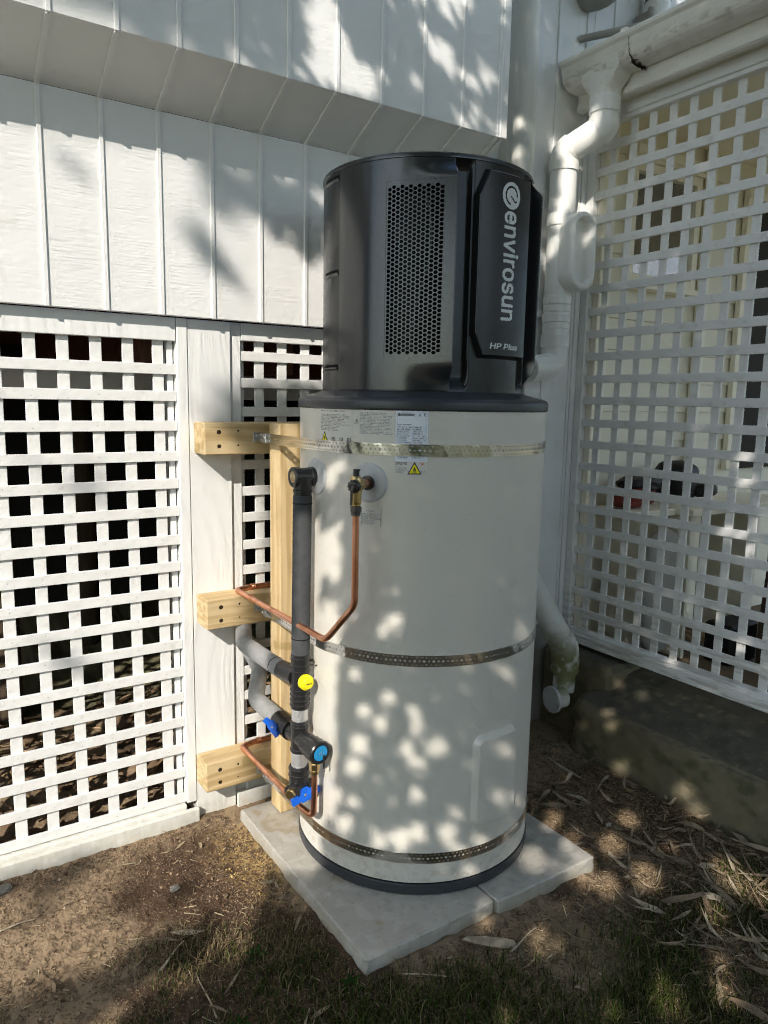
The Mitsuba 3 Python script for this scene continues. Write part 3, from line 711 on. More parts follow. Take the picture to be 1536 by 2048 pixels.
sm = lambda a, b, x: (lambda t: t * t * (3 - 2 * t))(np.clip((x - a) / (b - a), 0, 1))
def r_cover(th, z):
    t = np.radians(np.clip(th + 12.5, 0, 40))
    b = RM / np.cos(t) - RM
    return RM + .0016 + b * sm(1.306, 1.352, z) * (1 - sm(1.757, 1.796, z)) + .002 * sm(-51, -49.5, th) * 0
body_th = ext(np.concatenate([np.linspace(-180, 10, 96), np.linspace(10.5, 73, 150), np.linspace(74, 180, 60)]), *HW[:2]); body_z = ext(np.linspace(1.288, 1.800, 40), *HW[2:])
b1 = shell(body_th, body_z, lambda t, z: RM - .0004 - .016 * np.maximum(sm(12.7, 13.6, t) * (1 - sm(20.5, 23.5, t)), sm(59, 61.5, t) * (1 - sm(70.4, 71.3, t))) * sm(1.300, 1.315, z) * (1 - sm(1.788, 1.796, z)), (HW[0] - .1, HW[1] + .1, HW[2] - .001, HW[3] + .001))
obj('casing', b1, 'gloss_black', wh, smooth=True, label='black casing of the upper part')
obj('lid', lathe([(.2655, 1.7995), (.2675, 1.8005), (.2682, 1.8040), (.2665, 1.8095), (.2625, 1.8120), (.245, 1.8125), (.20, 1.814), (0.001, 1.816)], (*C, 0), (0, 0, 1), 160, False), 'satin_black', wh, smooth=35)
obj('coil', shell(np.linspace(-34, 24, 60), np.linspace(1.31, 1.79, 30), lambda t, z: np.full_like(t, .226)), 'coil_fins', wh, smooth=True)
pa = np.linspace(0, 1, 40)
obj('inner_pipe', tube(onc(-2 + 5 * np.sin(pa * 5), 1.75 - .36 * pa, .240), .0035, 8), 'trim_black', wh, smooth=True)
obj('inner_pipe', tube(onc(-17 + 16 * pa, 1.41 + .05 * pa ** 3, .242), .003, 8), 'trim_black', wh, smooth=True)
for mir in (False, True):
    mm_ = (lambda t: 84.0 - t) if mir else (lambda t: t)
    ths = ext(np.linspace(-50.6, 12.5, 90), *HW[:2]); zs = ext(np.linspace(1.291, 1.799, 90), *HW[2:])
    th, z = np.meshgrid(ths, zs, indexing='ij'); nv = len(zs)
    v = onc(mm_(th.ravel()), z.ravel(), r_cover(th, z).ravel())
    i, j = np.meshgrid(np.arange(len(ths) - 1), np.arange(nv - 1), indexing='ij'); i, j = i.ravel(), j.ravel()
    tc, zc_ = (ths[i] + ths[i + 1]) / 2, (zs[j] + zs[j + 1]) / 2
    k = ~((tc > HW[0]) & (tc < HW[1]) & (zc_ > HW[2]) & (zc_ < HW[3])); i, j = i[k], j[k]; q = i * nv + j
    f = np.vstack([np.stack([q, q + nv, q + nv + 1], 1), np.stack([q, q + nv + 1, q + 1], 1)])
    # the flange: a turned-in edge where the cover stands off the casing, with a small lip
    zz = zs; e0 = onc(mm_(np.full_like(zz, 12.5)), zz, r_cover(np.full_like(zz, 12.5), zz))
    e1 = onc(mm_(np.full_like(zz, 13.1)), zz, r_cover(np.full_like(zz, 12.5), zz) - .0012); e2 = onc(mm_(np.full_like(zz, 12.7)), zz, np.full_like(zz, RM - .002))
    base = len(v); v = np.vstack([v, e0, e1, e2]); a_ = np.arange(nv - 1)
    for k_ in range(2):
        p = base + k_ * nv + a_; f = np.vstack([f, np.stack([p, p + nv, p + nv + 1], 1), np.stack([p, p + nv + 1, p + 1], 1)])
    m = tm(v, f[:, ::-1] if mir else f)
    key = obj('side_cover', m, 'satin_black', wh, smooth=40, label='black cover with a honeycomb vent, ' + ('right, seen edge on' if mir else 'left'))
    # honeycomb vent
    s_, p_ = 2.1, .0098
    cells_v, cells_f = [], []
    hexo = np.array([(2 / 3, 0), (1 / 3, .5), (-1 / 3, .5), (-2 / 3, 0), (-1 / 3, -.5), (1 / 3, -.5)])
    n0 = 0
    for c in range(13):
        tcx = -18.55 + s_ * c
        rows = 37 if c % 2 == 0 else 38
        for r in range(-1, rows + 1):
            zc0 = 1.7332 - p_ * r + (p_ / 2 if c % 2 else 0)
            solid = r < 0 or r == rows
            if zc0 > HW[3] - .001 or zc0 < HW[2] + .001: continue
            o = hexo * [s_, p_] + [tcx, zc0]
            if solid:
                pts = onc(o[:, 0], o[:, 1], r_cover(o[:, 0], o[:, 1]) - .0006)
                cells_v.append(pts); cells_f.append(np.array([[0, 1, 2], [0, 2, 3], [0, 3, 4], [0, 4, 5]]) + n0); n0 += 6
            else:
                h = hexo * [s_ * .78, p_ * .78] + [tcx, zc0]
                ro, rh = r_cover(o[:, 0], o[:, 1]) - .0006, r_cover(h[:, 0], h[:, 1]) - .0006
                cells_v += [onc(o[:, 0], o[:, 1], ro), onc(h[:, 0], h[:, 1], rh), onc(h[:, 0], h[:, 1], rh - .0022)]
                for k_ in range(6):
                    n1 = (k_ + 1) % 6
                    cells_f.append(np.array([[k_, n1, 6 + n1], [k_, 6 + n1, 6 + k_], [6 + k_, 6 + n1, 12 + n1], [6 + k_, 12 + n1, 12 + k_]]) + n0)
                n0 += 18
    v = np.vstack(cells_v); f = np.vstack(cells_f)
    if mir:
        q = v[:, :2] - C; t_ = np.arctan2(q @ rr, q @ to); v[:, :2] = C + cdir(84 - np.degrees(t_)) * np.linalg.norm(q, axis=1)[:, None]; f = f[:, ::-1]
    obj('vent', tm(v, f), 'satin_black', key)
    zt, zbm = 1.7332 - p_ * .0 + p_ * .44, 1.7332 - p_ * 36 - p_ * .44
    fr = []
    for (t0, t1, z0, z1) in ((HW[0], HW[1], zt + p_ * .5, HW[3]), (HW[0], HW[1], HW[2], zbm - p_ * .45), (HW[0], -18.55 - s_ * .40, HW[2], HW[3]), (-18.55 + s_ * 12.40, HW[1], HW[2], HW[3])):
        ths, zs = np.linspace(t0, t1, 24), np.linspace(z0, z1, 30)
        g = shell(ths, zs, lambda t, z: r_cover(t, z) - .0010)
        if mir:
            w = np.array(g.vertices); q = w[:, :2] - C; t_ = np.arctan2(q @ rr, q @ to); w[:, :2] = C + cdir(84 - np.degrees(t_)) * np.linalg.norm(q, axis=1)[:, None]; g = tm(w, g.faces[:, ::-1])
        fr.append(g)
    obj('vent_frame', cat_(fr), 'satin_black', key, smooth=True)
for z in (1.7865, 1.571, 1.3465):
    sl = obj('slot', shell(np.linspace(-69.5, -52.2, 12), np.linspace(z - .0035, z + .0045, 4), lambda t, zz: RM + .0007 + 0 * t), 'cavity_black', wh)
    obj('lip', shell(np.linspace(-69.8, -52.0, 12), np.array([z - .010, z - .0055, z - .0030, z - .0029]), lambda t, zz: RM + np.where(zz > z - .0095, np.where(zz > z - .00295, .0005, .0030), .0003)), 'satin_black', sl, smooth=30)
# the raised brand panel
PX = lambda t: np.radians(t - 42) * .286
poly = [(24.2, 1.7235), (24.2, 1.4215), (28.6, 1.3735), (58.0, 1.3735), (58.0, 1.7785), (29.6, 1.7785)]
pp = np.array([(PX(a), b) for a, b in poly])
def sdf(x, y):
    d = np.full_like(x, 9.)
    for a, b in zip(pp, np.roll(pp, -1, 0)):
        e = (b - a) / np.linalg.norm(b - a); nrm = np.array([-e[1], e[0]])
        d = np.minimum(d, (x - a[0]) * nrm[0] + (y - a[1]) * nrm[1])
    return d
def r_panel(t, z):
    d = sdf(PX(t), z)
    h = np.clip(d / .0062 + 1.0, 0, 1)
    return RM - .001 + .0205 * np.where(h > .93, .93 + .07 * sm(.93, 1, h), h) * (d > -.0064)
ths, zs = np.linspace(22.0, 60.0, 130), np.linspace(1.363, 1.789, 220)
bp = obj('brand_panel', shell(ths, zs, r_panel), 'gloss_black', wh, smooth=35, label='raised glossy black panel with white lettering')
def stamp(poly, th0, z0, r0, ang=0, depth=.0005):
    m = prism(poly, depth); m = m.subdivide() if len(m.faces) < 4000 else m
    v = np.array(m.vertices)
    if ang == -90: v = np.column_stack([v[:, 1], -v[:, 0], v[:, 2]])
    m.vertices = wrap(th0, z0, r0)(v)
    return m
def words(text, height, bold=False, shear=0, length=None):
    m = meshkit.text_mesh(text, height, .0005, bold); v = np.array(m.vertices)
    if length: v[:, 0] *= length / (v[:, 0].max() - v[:, 0].min())
    v[:, 0] -= v[:, 0].min(); v[:, 0] += shear * v[:, 1]; m.vertices = v
    return m
RP = .2857
m = words('envirosun', .0455, True, 0, .2435); v = np.array(m.vertices); v[:, 1] *= 1.05
m.vertices = wrap(38.6, 1.6985, RP)(np.column_stack([v[:, 1], -v[:, 0], v[:, 2]]))
obj('lettering', m, 'print_grey', bp, label='light grey word envirosun reading downwards')
ringp = Point(0, 0).buffer(.0295, 32)
cut = Point(0, 0).buffer(.0215, 32).difference(Point(0, 0).buffer(.0168, 32))
cut = cut.difference(Polygon([(0, 0), (.05, -.002), (.05, -.05), (-.008, -.05)]))
hand = LineString([(-.003, -.001), (.0125, -.0135)]).buffer(.0021, cap_style=2)
gap = LineString([(.012, -.013), (.0185, -.010)]).buffer(.0018)
logo = ringp.difference(cut).difference(hand).difference(gap)
obj('emblem', stamp(logo, 42.3, 1.7325, RP), 'print_grey', bp, label='round light grey emblem above the lettering')
m = words('HP Plus', .0125, True, .22, .093); m.vertices = wrap(32.3, 1.3895, RP)(np.array(m.vertices)); obj('lettering', m, 'print_grey', bp, label='small slanted lettering HP Plus')

# access cover, pipe flanges, stickers
def r_acc(t, z):
    x = np.radians(t - 39.6) * R; y = z - .339
    qx, qy = np.abs(x) - .074 + .028, np.abs(y) - .122 + .028
    d = -(np.hypot(np.maximum(qx, 0), np.maximum(qy, 0)) + np.minimum(np.maximum(qx, qy), 0) - .028)
    return R - .0006 + .016 * np.clip(d / .0105, 0, 1) ** .9 * (d > -.0002)
obj('access_cover', shell(np.linspace(25.5, 53.7, 90), np.linspace(.215, .463, 130), r_acc), 'tank_enamel', wh, smooth=45, label='raised rounded rectangular access cover low on the right')
for th, z in ((-52.3, 1.0765), (-21.4, 1.0770)):
    pts = []
    n_ = 48; an = np.arange(n_) * 2 * PI / n_
    prof = [(.0005, .0045), (.02, .0045), (.040, .0038), (.0455, .0022), (.0465, .0002)]
    v = np.vstack([onc(th + np.degrees(r * np.cos(an) / R), z + r * np.sin(an), R + h) for r, h in prof])
    f = []
    for i in range(len(prof) - 1):
        for j in range(n_):
            p, q = i * n_ + j, i * n_ + (j + 1) % n_
            f += [[p, p + n_, q + n_], [p, q + n_, q]]
    obj('pipe_flange', tm(v, np.array(f)), 'disc_grey', wh, smooth=True)
def sticker(name, th0, th1, z0, z1, m_, lab, dr=.0007):
    n = max(4, int((th1 - th0) / 1.2))
    g, uv = grid(n, 6, lambda u, v: onc(th0 + (th1 - th0) * u, z0 + (z1 - z0) * v, R + dr))
    return obj(name, g, m_, wh, smooth=True, uv=uv, label=lab)
sA = sticker('sticker', -48.6, -29.8, 1.172, 1.2435, 'sticker_notes', 'pale sticker of small print at the upper left')
sB = sticker('sticker', -28.8, -10.9, 1.185, 1.2415, 'sticker_warning', 'pale warning sticker between the other two')
sC = sticker('sticker', -10.4, 2.65, 1.130, 1.2435, 'sticker_plate', 'bluish white rating plate sticker with a table')
sD = sticker('sticker', -10.3, 2.6, 1.0998, 1.1290, 'sticker_gas', 'small sticker with a yellow warning triangle')
sE = sticker('sticker', -24.7, -15.7, .975, 1.0165, 'sticker_valve', 'small printed sticker below the relief valve')
for a, b in ((-24.6, -24.45), (-15.9, -15.75)):
    obj('border', shell(np.linspace(a, b, 2), np.linspace(.975, 1.0165, 4), lambda t, z: R + .0011 + 0 * t), 'ink', sE)
def tri(w, h): return Polygon([(-w / 2, 0), (w / 2, 0), (0, h)])
def warn(par, th, z, w, h, flame=True):
    obj('triangle', stamp(tri(w, h).buffer(.0006), th, z, R + .0008, 0, .0003), 'ink', par)
    obj('triangle_face', stamp(affinity.translate(affinity.scale(tri(w, h), .80, .80, origin=(0, h * .34)), 0, 0), th, z, R + .0011, 0, .0003), 'yellow_plastic', par)
    fl = union_all([Point(0, h * .30).buffer(h * .12), Polygon([(-h * .12, h * .32), (h * .12, h * .32), (h * .02, h * .66)])]).difference(Point(0, h * .27).buffer(h * .05))
    obj('symbol', stamp(fl, th, z, R + .0014, 0, .0003), 'ink', par)
    obj('symbol', stamp(sbox(-w * .2, h * .10, w * .2, h * .14), th, z, R + .0014, 0, .0003), 'ink', par)
warn(sD, -2.4, 1.1010, .0305, .0275)
warn(sA, -45.4, 1.1655, .024, .0235)
m = words('envirosun', .0066, True, 0, .030); m.vertices = wrap(-8.2, 1.2325, R + .0011)(np.array(m.vertices)); obj('lettering', m, 'ink', sC)
obj('emblem', stamp(affinity.scale(logo, .11, .11, origin=(0, 0)), -8.95, 1.2348, R + .0011), 'ink', sC)
obj('symbol', stamp(tri(.006, .006).difference(affinity.scale(tri(.006, .006), .6, .6, origin=(0, .002))), -.8, 1.2322, R + .0011), 'ink', sC)
obj('symbol', stamp(union_all([sbox(-.0014, 0, .0014, .002), sbox(-.0018, .003, .0018, .0036), sbox(-.0012, .004, .0012, .007)]), 1.1, 1.2322, R + .0011), 'ink', sC)
m = words('W', .0055, True); m.vertices = wrap(.0, 1.1222, R + .0011)(np.array(m.vertices)); obj('lettering', m, 'ink_orange', sD)
bk = union_all([sbox(0, 0, .006, .006).difference(sbox(.0007, .0007, .0027, .0053)).difference(sbox(.0033, .0007, .0053, .0053))])
for th in (-10.0, -8.4, -6.5): obj('symbol', stamp(bk, th, 1.1222, R + .0010), 'ink', sD)
for th in (-40.6, -36.0, -31.9): obj('symbol', stamp(affinity.scale(bk, 1.5, 1.5, origin=(0, 0)), th, 1.1685, R + .0010), 'ink', wh + '__sticker')
warn_b = union_all([tri(.012, .011).difference(affinity.scale(tri(.012, .011), .82, .82, origin=(0, .0036))), sbox(-.0006, .0035, .0006, .0075), sbox(-.0006, .0018, .0006, .0028)])
obj('symbol', stamp(warn_b, -27.4, 1.2120, R + .0010), 'ink', sB)

# ---------------------------------------------------------------- perforated straps
PL, SW = .0228, .0270
tp = sbox(0, -SW / 2, PL, SW / 2)
hl = [(0, 0, .0034), (PL, 0, .0034), (PL / 2, 0, .0025)] + [(PL * k / 4, s * .0088, .0020) for k in (1, 3) for s in (-1, 1)]
for x, y, r in hl: tp = tp.difference(Point(x, y).buffer(r, 5))
tile = prism(tp, .0008)
tile = tile.subdivide()
S0 = 1.9445 - C[1]                       # straight run from the rail to where the band meets the tank
def strap_pos(s, z, off):
    s = np.asarray(s); rad = R + .0012 + off + .0009 * np.sin(s * 37 + z * 9) ** 2 * (s > S0) + .0004 * np.sin(s * 83 + z * 30) ** 2 * (s > S0)
    a = (s - S0) / (R + .0012)
    th = -53.6 + np.degrees(a)
    arc = onc(th, z, rad); st = np.column_stack([C[0] - rad, C[1] + (S0 - s), z])
    return np.where((s < S0)[:, None], st, arc)
def strap(z, lab, run=1.15):
    t = thing('strap', lab, 'strap', None)
    ms = []
    for k in range(int((S0 + run - .045) / PL)):
        v = np.array(tile.vertices); m = tile.copy(); m.vertices = strap_pos(v[:, 0] + .05 + k * PL, z + v[:, 1], v[:, 2]); ms.append(m)
    obj('band', cat_(ms), 'steel', t, smooth=25)
    # bracket, screw and tensioner near the rail
    obj('bracket', cat_([box(.842, .868, 1.9415, 1.9445, z - .014, z + .014, .001), box(.8515, .8535, 1.895, 1.942, z - .008, z + .008, .0005)]), 'zinc', t)
    obj('screw', cyl((.852, 1.9412, z + .002), (.852, 1.9365, z + .002), .0062, 6), 'zinc', t)
    tb_ = obj('tensioner', cat_([box(.846, .861, 1.872, 1.896, z - .013, z + .013, .002), box(.850, .857, 1.855, 1.912, z - .010, z - .004, .001), box(.850, .857, 1.855, 1.912, z + .004, z + .010, .001)]), 'zinc', t)
    for dz in (-.007, .007): obj('bolt', cat_([cyl((.853, 1.855, z + dz), (.853, 1.930, z + dz), .0028, 12), cyl((.853, 1.905, z + dz), (.853, 1.911, z + dz), .0058, 6)]), 'zinc', tb_)
    obj('tensioner_clip', cyl((.844, 1.883, z), (.863, 1.883, z), .0085, 16), 'zinc', tb_, smooth=30)
strap(1.1555, 'perforated steel strap across the labels near the top of the tank')
strap(.6585, 'perforated steel strap round the middle of the tank')
strap(.1510, 'perforated steel strap round the foot of the tank')

# ---------------------------------------------------------------- pine frame
tf = thing('timber_frame', 'new pine frame of a post and three rails beside the tank', 'frame')
obj('post', box(.8725, .9600, 1.838, 1.904, .052, 1.197, .003), 'pine', tf)
for z in (1.13, .635, .14): obj('packing_block', box(.903, .956, 1.9045, 1.9445, z, z + .045, .002), 'pine', tf)
for k, (z, x0) in enumerate(((1.108, .699), (.611, .697), (.119, .6865))):
    r_ = obj('rail', box(x0, 1.05, 1.945, 2.029, z, z + .0885, .003), 'pine', tf)
    for (dx, dz, r) in ((.042, .063, .0055), (.042, .024, .0052), (.098, .066, .0028), (.098, .026, .0022)):
        obj('screw_hole', lathe([(r * 1.15, .0004), (r * .5, .0007)], (x0 + dx, 1.945, z + dz), (0, -1, 0), 9), 'hole_dark', r_)
obj('screw', cyl((.8722, 1.872, .64), (.8712, 1.872, .64), .004, 10), 'zinc', tf)

# ---------------------------------------------------------------- hot outlet, manifold and valves
ma = thing('pipe_manifold', 'black and grey lagged pipework with yellow cap and blue valve levers, left of the tank', 'pipework')
VX, VY = lambda z: .8115 + (z - .25) * .0122, 1.600
V = lambda z: np.array([VX(z), VY, z])
def ring_body(z0, z1, r, ribs=(), rr_=.0018, h=.004):
    pr = [(r - .002, 0), (r, .002)]
    L = z0 - z1
    for q in sorted(z0 - x for x in ribs): pr += [(r, q - h), (r + rr_, q - h * .55), (r + rr_, q + h * .55), (r, q + h)]
    pr += [(r, L - .002), (r - .002, L)]
    return lathe(pr, V(z0), V(z1) - V(z0), 36)
hx = V(1.077)
obj('outlet_elbow', cat_([lathe([(.0225, 0), (.0240, .002), (.0240, .013), (.0225, .0145), (.0225, .040), (.0245, .042), (.0252, .0575), (.0235, .0595), (.0165, .0597), (.0165, .0565)], (.8545, VY + .004, 1.077), (-1, 0, 0), 40),
                        ring_body(1.077, 1.032, .0222, (1.043,), .0022)]), 'fitting_black', ma, smooth=35)
obj('outlet_plug', cyl((.803, VY + .004, 1.077), (.7953, VY + .004, 1.077), .0155, 32), 'pine', ma, smooth=35, label='tan round plug on the end of the elbow')
obj('lagging', ring_body(1.033, .628, .0232), 'lagging_dark', ma, smooth=35, label='dark grey foam lagging on the upright pipe')
for z in (1.013, .670): obj('cable_tie', lathe([(.0228, -.0016), (.0242, -.001), (.0242, .001), (.0228, .0016)], V(z), V(z - .1) - V(z), 36, False), 'zip_black', ma)
obj('tee', ring_body(.630, .485, .0240, (.618, .600, .585, .535, .522, .508, .495), .0017, .0035), 'fitting_black', ma, smooth=35)
obj('cable_tie', tube([V(.598) + [.022, -.012, 0], V(.594) + [.045, -.014, 0], V(.590) + [.062, -.010, -.004]], .0014, 6), 'zip_black', ma)
obj('cable_tie', box(VX(.612) + .018, VX(.612) + .030, VY - .014, VY - .008, .607, .613, .001), 'zip_black', ma)
yc = V(.5625); yd = np.array([.06, -1, -.02]); yd /= np.linalg.norm(yd)
obj('yellow_cap', lathe([(.0175, .020), (.0195, .0215), (.0200, .029), (.0195, .033), (.0160, .034), (.0150, .0342), (.0145, .041), (.0128, .0425)], yc, yd, 40), 'yellow_plastic', ma, smooth=35, label='bright yellow plastic cap')
obj('cap_mark', box(yc[0] + .003 - .007, yc[0] + .003 + .007, yc[1] - .0435, yc[1] - .0423, yc[2] - .0018, yc[2] + .0004, .0003), 'ink', ma)
obj('foil_band', ring_body(.486, .452, .0208), 'foil_tape', ma, smooth=35, label='silver foil wrapped section')
obj('cross', cat_([ring_body(.453, .366, .0222, (.444, .436, .374), .0018), lathe([(.0215, 0), (.0215, .028), (.0238, .030), (.0238, .050), (.0225, .051)], V(.405), (0.06, -1, -.02), 36)]), 'fitting_black', ma, smooth=35)
obj('foil_band', ring_body(.367, .328, .0208), 'foil_tape', ma, smooth=35, label='lower silver foil wrapped section')
# tempering head with the blue dial
hd = np.array([.10, -.985, -.05]); hd /= np.linalg.norm(hd); h0 = V(.404) + hd * .036
obj('tempering_head', lathe([(.0245, 0), (.0265, .002), (.0265, .020), (.0290, .022), (.0290, .034), (.0300, .036), (.0300, .058), (.0275, .0615), (.0215, .0618), (.0215, .0590)], h0, hd, 44), 'fitting_black', ma, smooth=35, label='black tempering valve head')
obj('dial', lathe([(.0205, 0), (.0195, .0028), (.009, .0032), (.0085, .0018)], h0 + hd * .0585, hd, 40), 'cyan_plastic', ma, smooth=35, label='blue round dial on the valve head')
da, db, _ = frame_of(hd)
obj('dial_screw', cat_([cyl(h0 + hd * .060 + .0042 * (math.cos(a) * da + math.sin(a) * db), h0 + hd * .0638 + .0042 * (math.cos(a) * da + math.sin(a) * db), .0017, 8) for a in (0, 2.1, 4.2)]), 'zinc', ma)
obj('pull_tag', box(*(lambda c: (c[0] - .0022, c[0] + .0022, c[1] - .002, c[1] + .002, c[2] - .040, c[2] - .004))(h0 + hd * .064 + [.007, 0, 0]), .001), 'fitting_black', ma)
hp_ = h0 + hd * .034
obj('compression_nut', cat_([cyl(hp_ + [0, 0, -.022], hp_ + [0, 0, -.036], .0125, 24), cyl(hp_ + [0, 0, -.036], hp_ + [0, 0, -.055], .0138, 6), cyl(hp_ + [0, 0, -.055], hp_ + [0, 0, -.066], .0115, 24)]), 'brass', ma)
# lower valve with the blue lever
obj('valve_body', cat_([ring_body(.330, .238, .0258, (.322, .305, .25), .0018, .004), lathe([(.020, 0), (.020, .030), (.0215, .032), (.0215, .040), (.017, .041)], V(.272), (-.80, -.60, 0), 36)]), 'fitting_black', ma, smooth=35)
pl = V(.272) + np.array([-.80, -.60, 0]) * .040
obj('brass_plug', cat_([cyl(pl, pl + np.array([-.80, -.60, 0]) * .010, .0150, 6), cyl(pl + np.array([-.80, -.60, 0]) * .010, pl + np.array([-.80, -.60, 0]) * .0125, .0125, 24)]), 'brass', ma)
def lever(c, ax, nrm, L, w, name_lab):
    ax = np.asarray(ax, float); ax /= np.linalg.norm(ax); nrm = np.asarray(nrm, float); nrm -= ax * (ax @ nrm); nrm /= np.linalg.norm(nrm); sd = np.cross(nrm, ax)
    pl_ = Polygon([(-L, -w * .42), (-L * .35, -w * .5), (-.012, -w * .75), (.012, -w * .75), (L * .35, -w * .5), (L * .95, -w * .40), (L, 0), (L * .95, w * .40), (L * .35, w * .42), (.012, w * .8), (-.012, w * .8), (-L * .35, w * .42), (-L, w * .42)]).buffer(.0018).simplify(.0004)
    m = prism(pl_, .0075); v = np.array(m.vertices); bend = .006 * (np.abs(v[:, 0]) / L) ** 2
    m.vertices = np.asarray(c) + v[:, :1] * ax + v[:, 1:2] * sd + (v[:, 2:3] + bend[:, None]) * nrm
    k = obj('lever', m, 'blue_plastic', ma, smooth=30, label=name_lab)
    obj('lever_screw', cyl(np.asarray(c) + nrm * .0074, np.asarray(c) + nrm * .0092, .0038, 12), 'zinc', k)
lever(V(.262) + [.0, -.030, 0], (.95, .05, .20), (.0, -1, .18), .040, .019, 'blue lever across the lower valve')
obj('inlet', cyl((VX(.262) + .02, VY, .262), (.8560, VY, .262), .0195, 32), 'fitting_black', ma, smooth=35)
# branch to the house above (from the tee) and the lower cold branch
b1p = fillet([V(.5675) + [-.020, 0, 0] * np.array([1, 1, 1]) + [.004, .014, 0], (.794, 1.74, .5685), (.790, 1.905, .570), (.824, 1.985, .603), (.845, 2.09, .612)], [.10, .075, .06], 12)
cut1 = np.linalg.norm(b1p - b1p[0], axis=1)
obj('branch_coupling', tube([V(.5675) + [-.008, .008, 0], (.797, 1.672, .568)], .0238, 32), 'fitting_black', ma, smooth=40)
lg = np.vstack([[(.7966, 1.668, .568)], b1p[b1p[:, 1] > 1.69]])
lg = lg[lg[:, 1] < 2.035]
obj('branch_lagging', tube(lg, .0232, 32), 'lagging_light', ma, smooth=45, label='sunlit grey lagging curving back through the lattice')
obj('cable_tie', tube([(.7957, 1.700, .568), (.7957, 1.703, .568)], .0240, 32), 'zip_black', ma)
obj('branch_pipe', tube([(.833, 2.02, .606), (.845, 2.09, .612), (.85, 2.2, .615)], .0205, 24), 'fitting_black', ma, smooth=45)
obj('cold_coupling', cat_([tube([V(.402), (.8145, 1.66, .402)], .0215, 32), lathe([(.0225, 0), (.0262, .002), (.0262, .022), (.0245, .024), (.0268, .027), (.0268, .078), (.025, .080)], (.8142, 1.648, .402), (.02, 1, 0), 36)]), 'fitting_black', ma, smooth=35)
b2p = fillet([(.8155, 1.725, .402), (.8165, 1.885, .404), (.862, 1.955, .466), (.846, 2.04, .536)], [.065, .045], 12)
obj('cold_lagging', tube(b2p, .0245, 32), 'lagging_light', ma, smooth=45, label='lower grey lagging with a tight bend')
obj('cold_pipe', tube([(.850, 2.02, .519), (.842, 2.062, .553), (.83, 2.12, .60)], .0125, 20), 'red_paint', ma, smooth=45, label='short piece of red pipe')
lever(np.array([.8142, 1.700, .402]) + [-.0275, -.004, 0], (.25, -.75, -.55), (-1, -.25, .05), .028, .015, 'blue lever on the cold branch')

# ---------------------------------------------------------------- relief valve and copper drains
ud = np.array([-.84574, -.53360, 0]); vc = lambda L, z: np.array([C[0] + (R + L) * ud[0], C[1] + (R + L) * ud[1], z])
rv = thing('relief_valve', 'brass pressure relief valve with a black easing lever, high on the tank', 'valve')
obj('nipple', cyl(vc(.002, 1.077), vc(.050, 1.077), .0105, 24), 'copper', rv, smooth=35)
obj('nipple_ring', lathe([(.0110, .004), (.0165, .004), (.0170, .008), (.0165, .011), (.011, .0115)], vc(0, 1.077), ud, 30), 'fitting_black', rv, smooth=35)
vb = vc(.066, 0)
obj('body', cat_([lathe([(.0105, 0), (.0125, .003), (.0135, .012), (.0125, .026), (.0105, .030)], vc(.036, 1.077), ud, 30), lathe([(.011, 1.038), (.0122, 1.040), (.0122, 1.052), (.0135, 1.062), (.0135, 1.085), (.0125, 1.094), (.009, 1.098)], (vb[0], vb[1], 0), (0, 0, 1), 30)]), 'brass', rv, smooth=35)
obj('nut', cat_([cyl((vb[0], vb[1], 1.0435), (vb[0], vb[1], 1.036), .0125, 6), cyl((vb[0], vb[1], 1.036), (vb[0], vb[1], 1.030), .0105, 24)]), 'brass', rv)
obj('nut', cat_([cyl((vb[0], vb[1], 1.030), (vb[0], vb[1], 1.016), .0128, 8), cyl((vb[0], vb[1], 1.016), (vb[0], vb[1], 1.008), .0108, 24)]), 'dark_metal', rv)
obj('cap', cat_([cyl((vb[0], vb[1], 1.097), (vb[0], vb[1], 1.112), .0070, 20), cyl((vb[0] + .001, vb[1], 1.109), (vb[0] + .001, vb[1], 1.1135), .0085, 20)]), 'fitting_black', rv, smooth=35)
kd = np.array([-.72, -.69, -.05]); kd /= np.linalg.norm(kd)
kc = np.array([vb[0], vb[1], 1.077])
ka, kb, _ = frame_of(kd)
knob = [lathe([(.0125, .008), (.0138, .010), (.0138, .019), (.0105, .022), (.0060, .0225)], kc, kd, 30)]
for k in range(12):
    a = k * 2 * PI / 12; c0 = kc + .0138 * (math.cos(a) * ka + math.sin(a) * kb)
    knob.append(cyl(c0 + kd * .010, c0 + kd * .0195, .0020, 8))
obj('knob', cat_(knob), 'fitting_black', rv, smooth=35)
lv = kc + kd * .022
obj('lever', cat_([cyl(lv, lv + kd * .006, .0035, 12), tube(fillet([lv + kd * .004, lv + kd * .006 + [-.003, 0, -.006], lv + kd * .004 + [-.004, .001, -.040]], .004), [.0030] * 11, 10)]), 'dark_metal', rv, smooth=35)
def clip(par, p, d, r):
    a, b, d = frame_of(d); p = np.asarray(p, float)
    ms = []
    for s in (-.0045, .0, .0045):
        q = np.arange(17) * 2 * PI / 16
        ms.append(tube(p + d * s + (r + .0008) * (np.cos(q)[:, None] * a + np.sin(q)[:, None] * b), .0011, 6, False))
    ms.append(tube(fillet([p + b * (r + .001), p + b * (r + .006) + d * .004, p + b * (r + .004) + d * .009], .002), .0010, 6))
    obj('wire_clip', cat_(ms), 'copper', par, smooth=40)
cp = thing('copper_pipe', 'upper bent copper drain pipe running from the relief valve to the middle rail', 'pipe')
P1 = fillet([(vb[0], vb[1], 1.012), (vb[0], vb[1], .800), (.806, 1.452, .7085), (.800, 1.9780, .7085), (.838, 1.994, .7085), (1.0, 2.000, .7085)], [.045, .032, .022, .012], 12)
obj('pipe', tube(P1, .0078, 24), 'copper', cp, smooth=50)
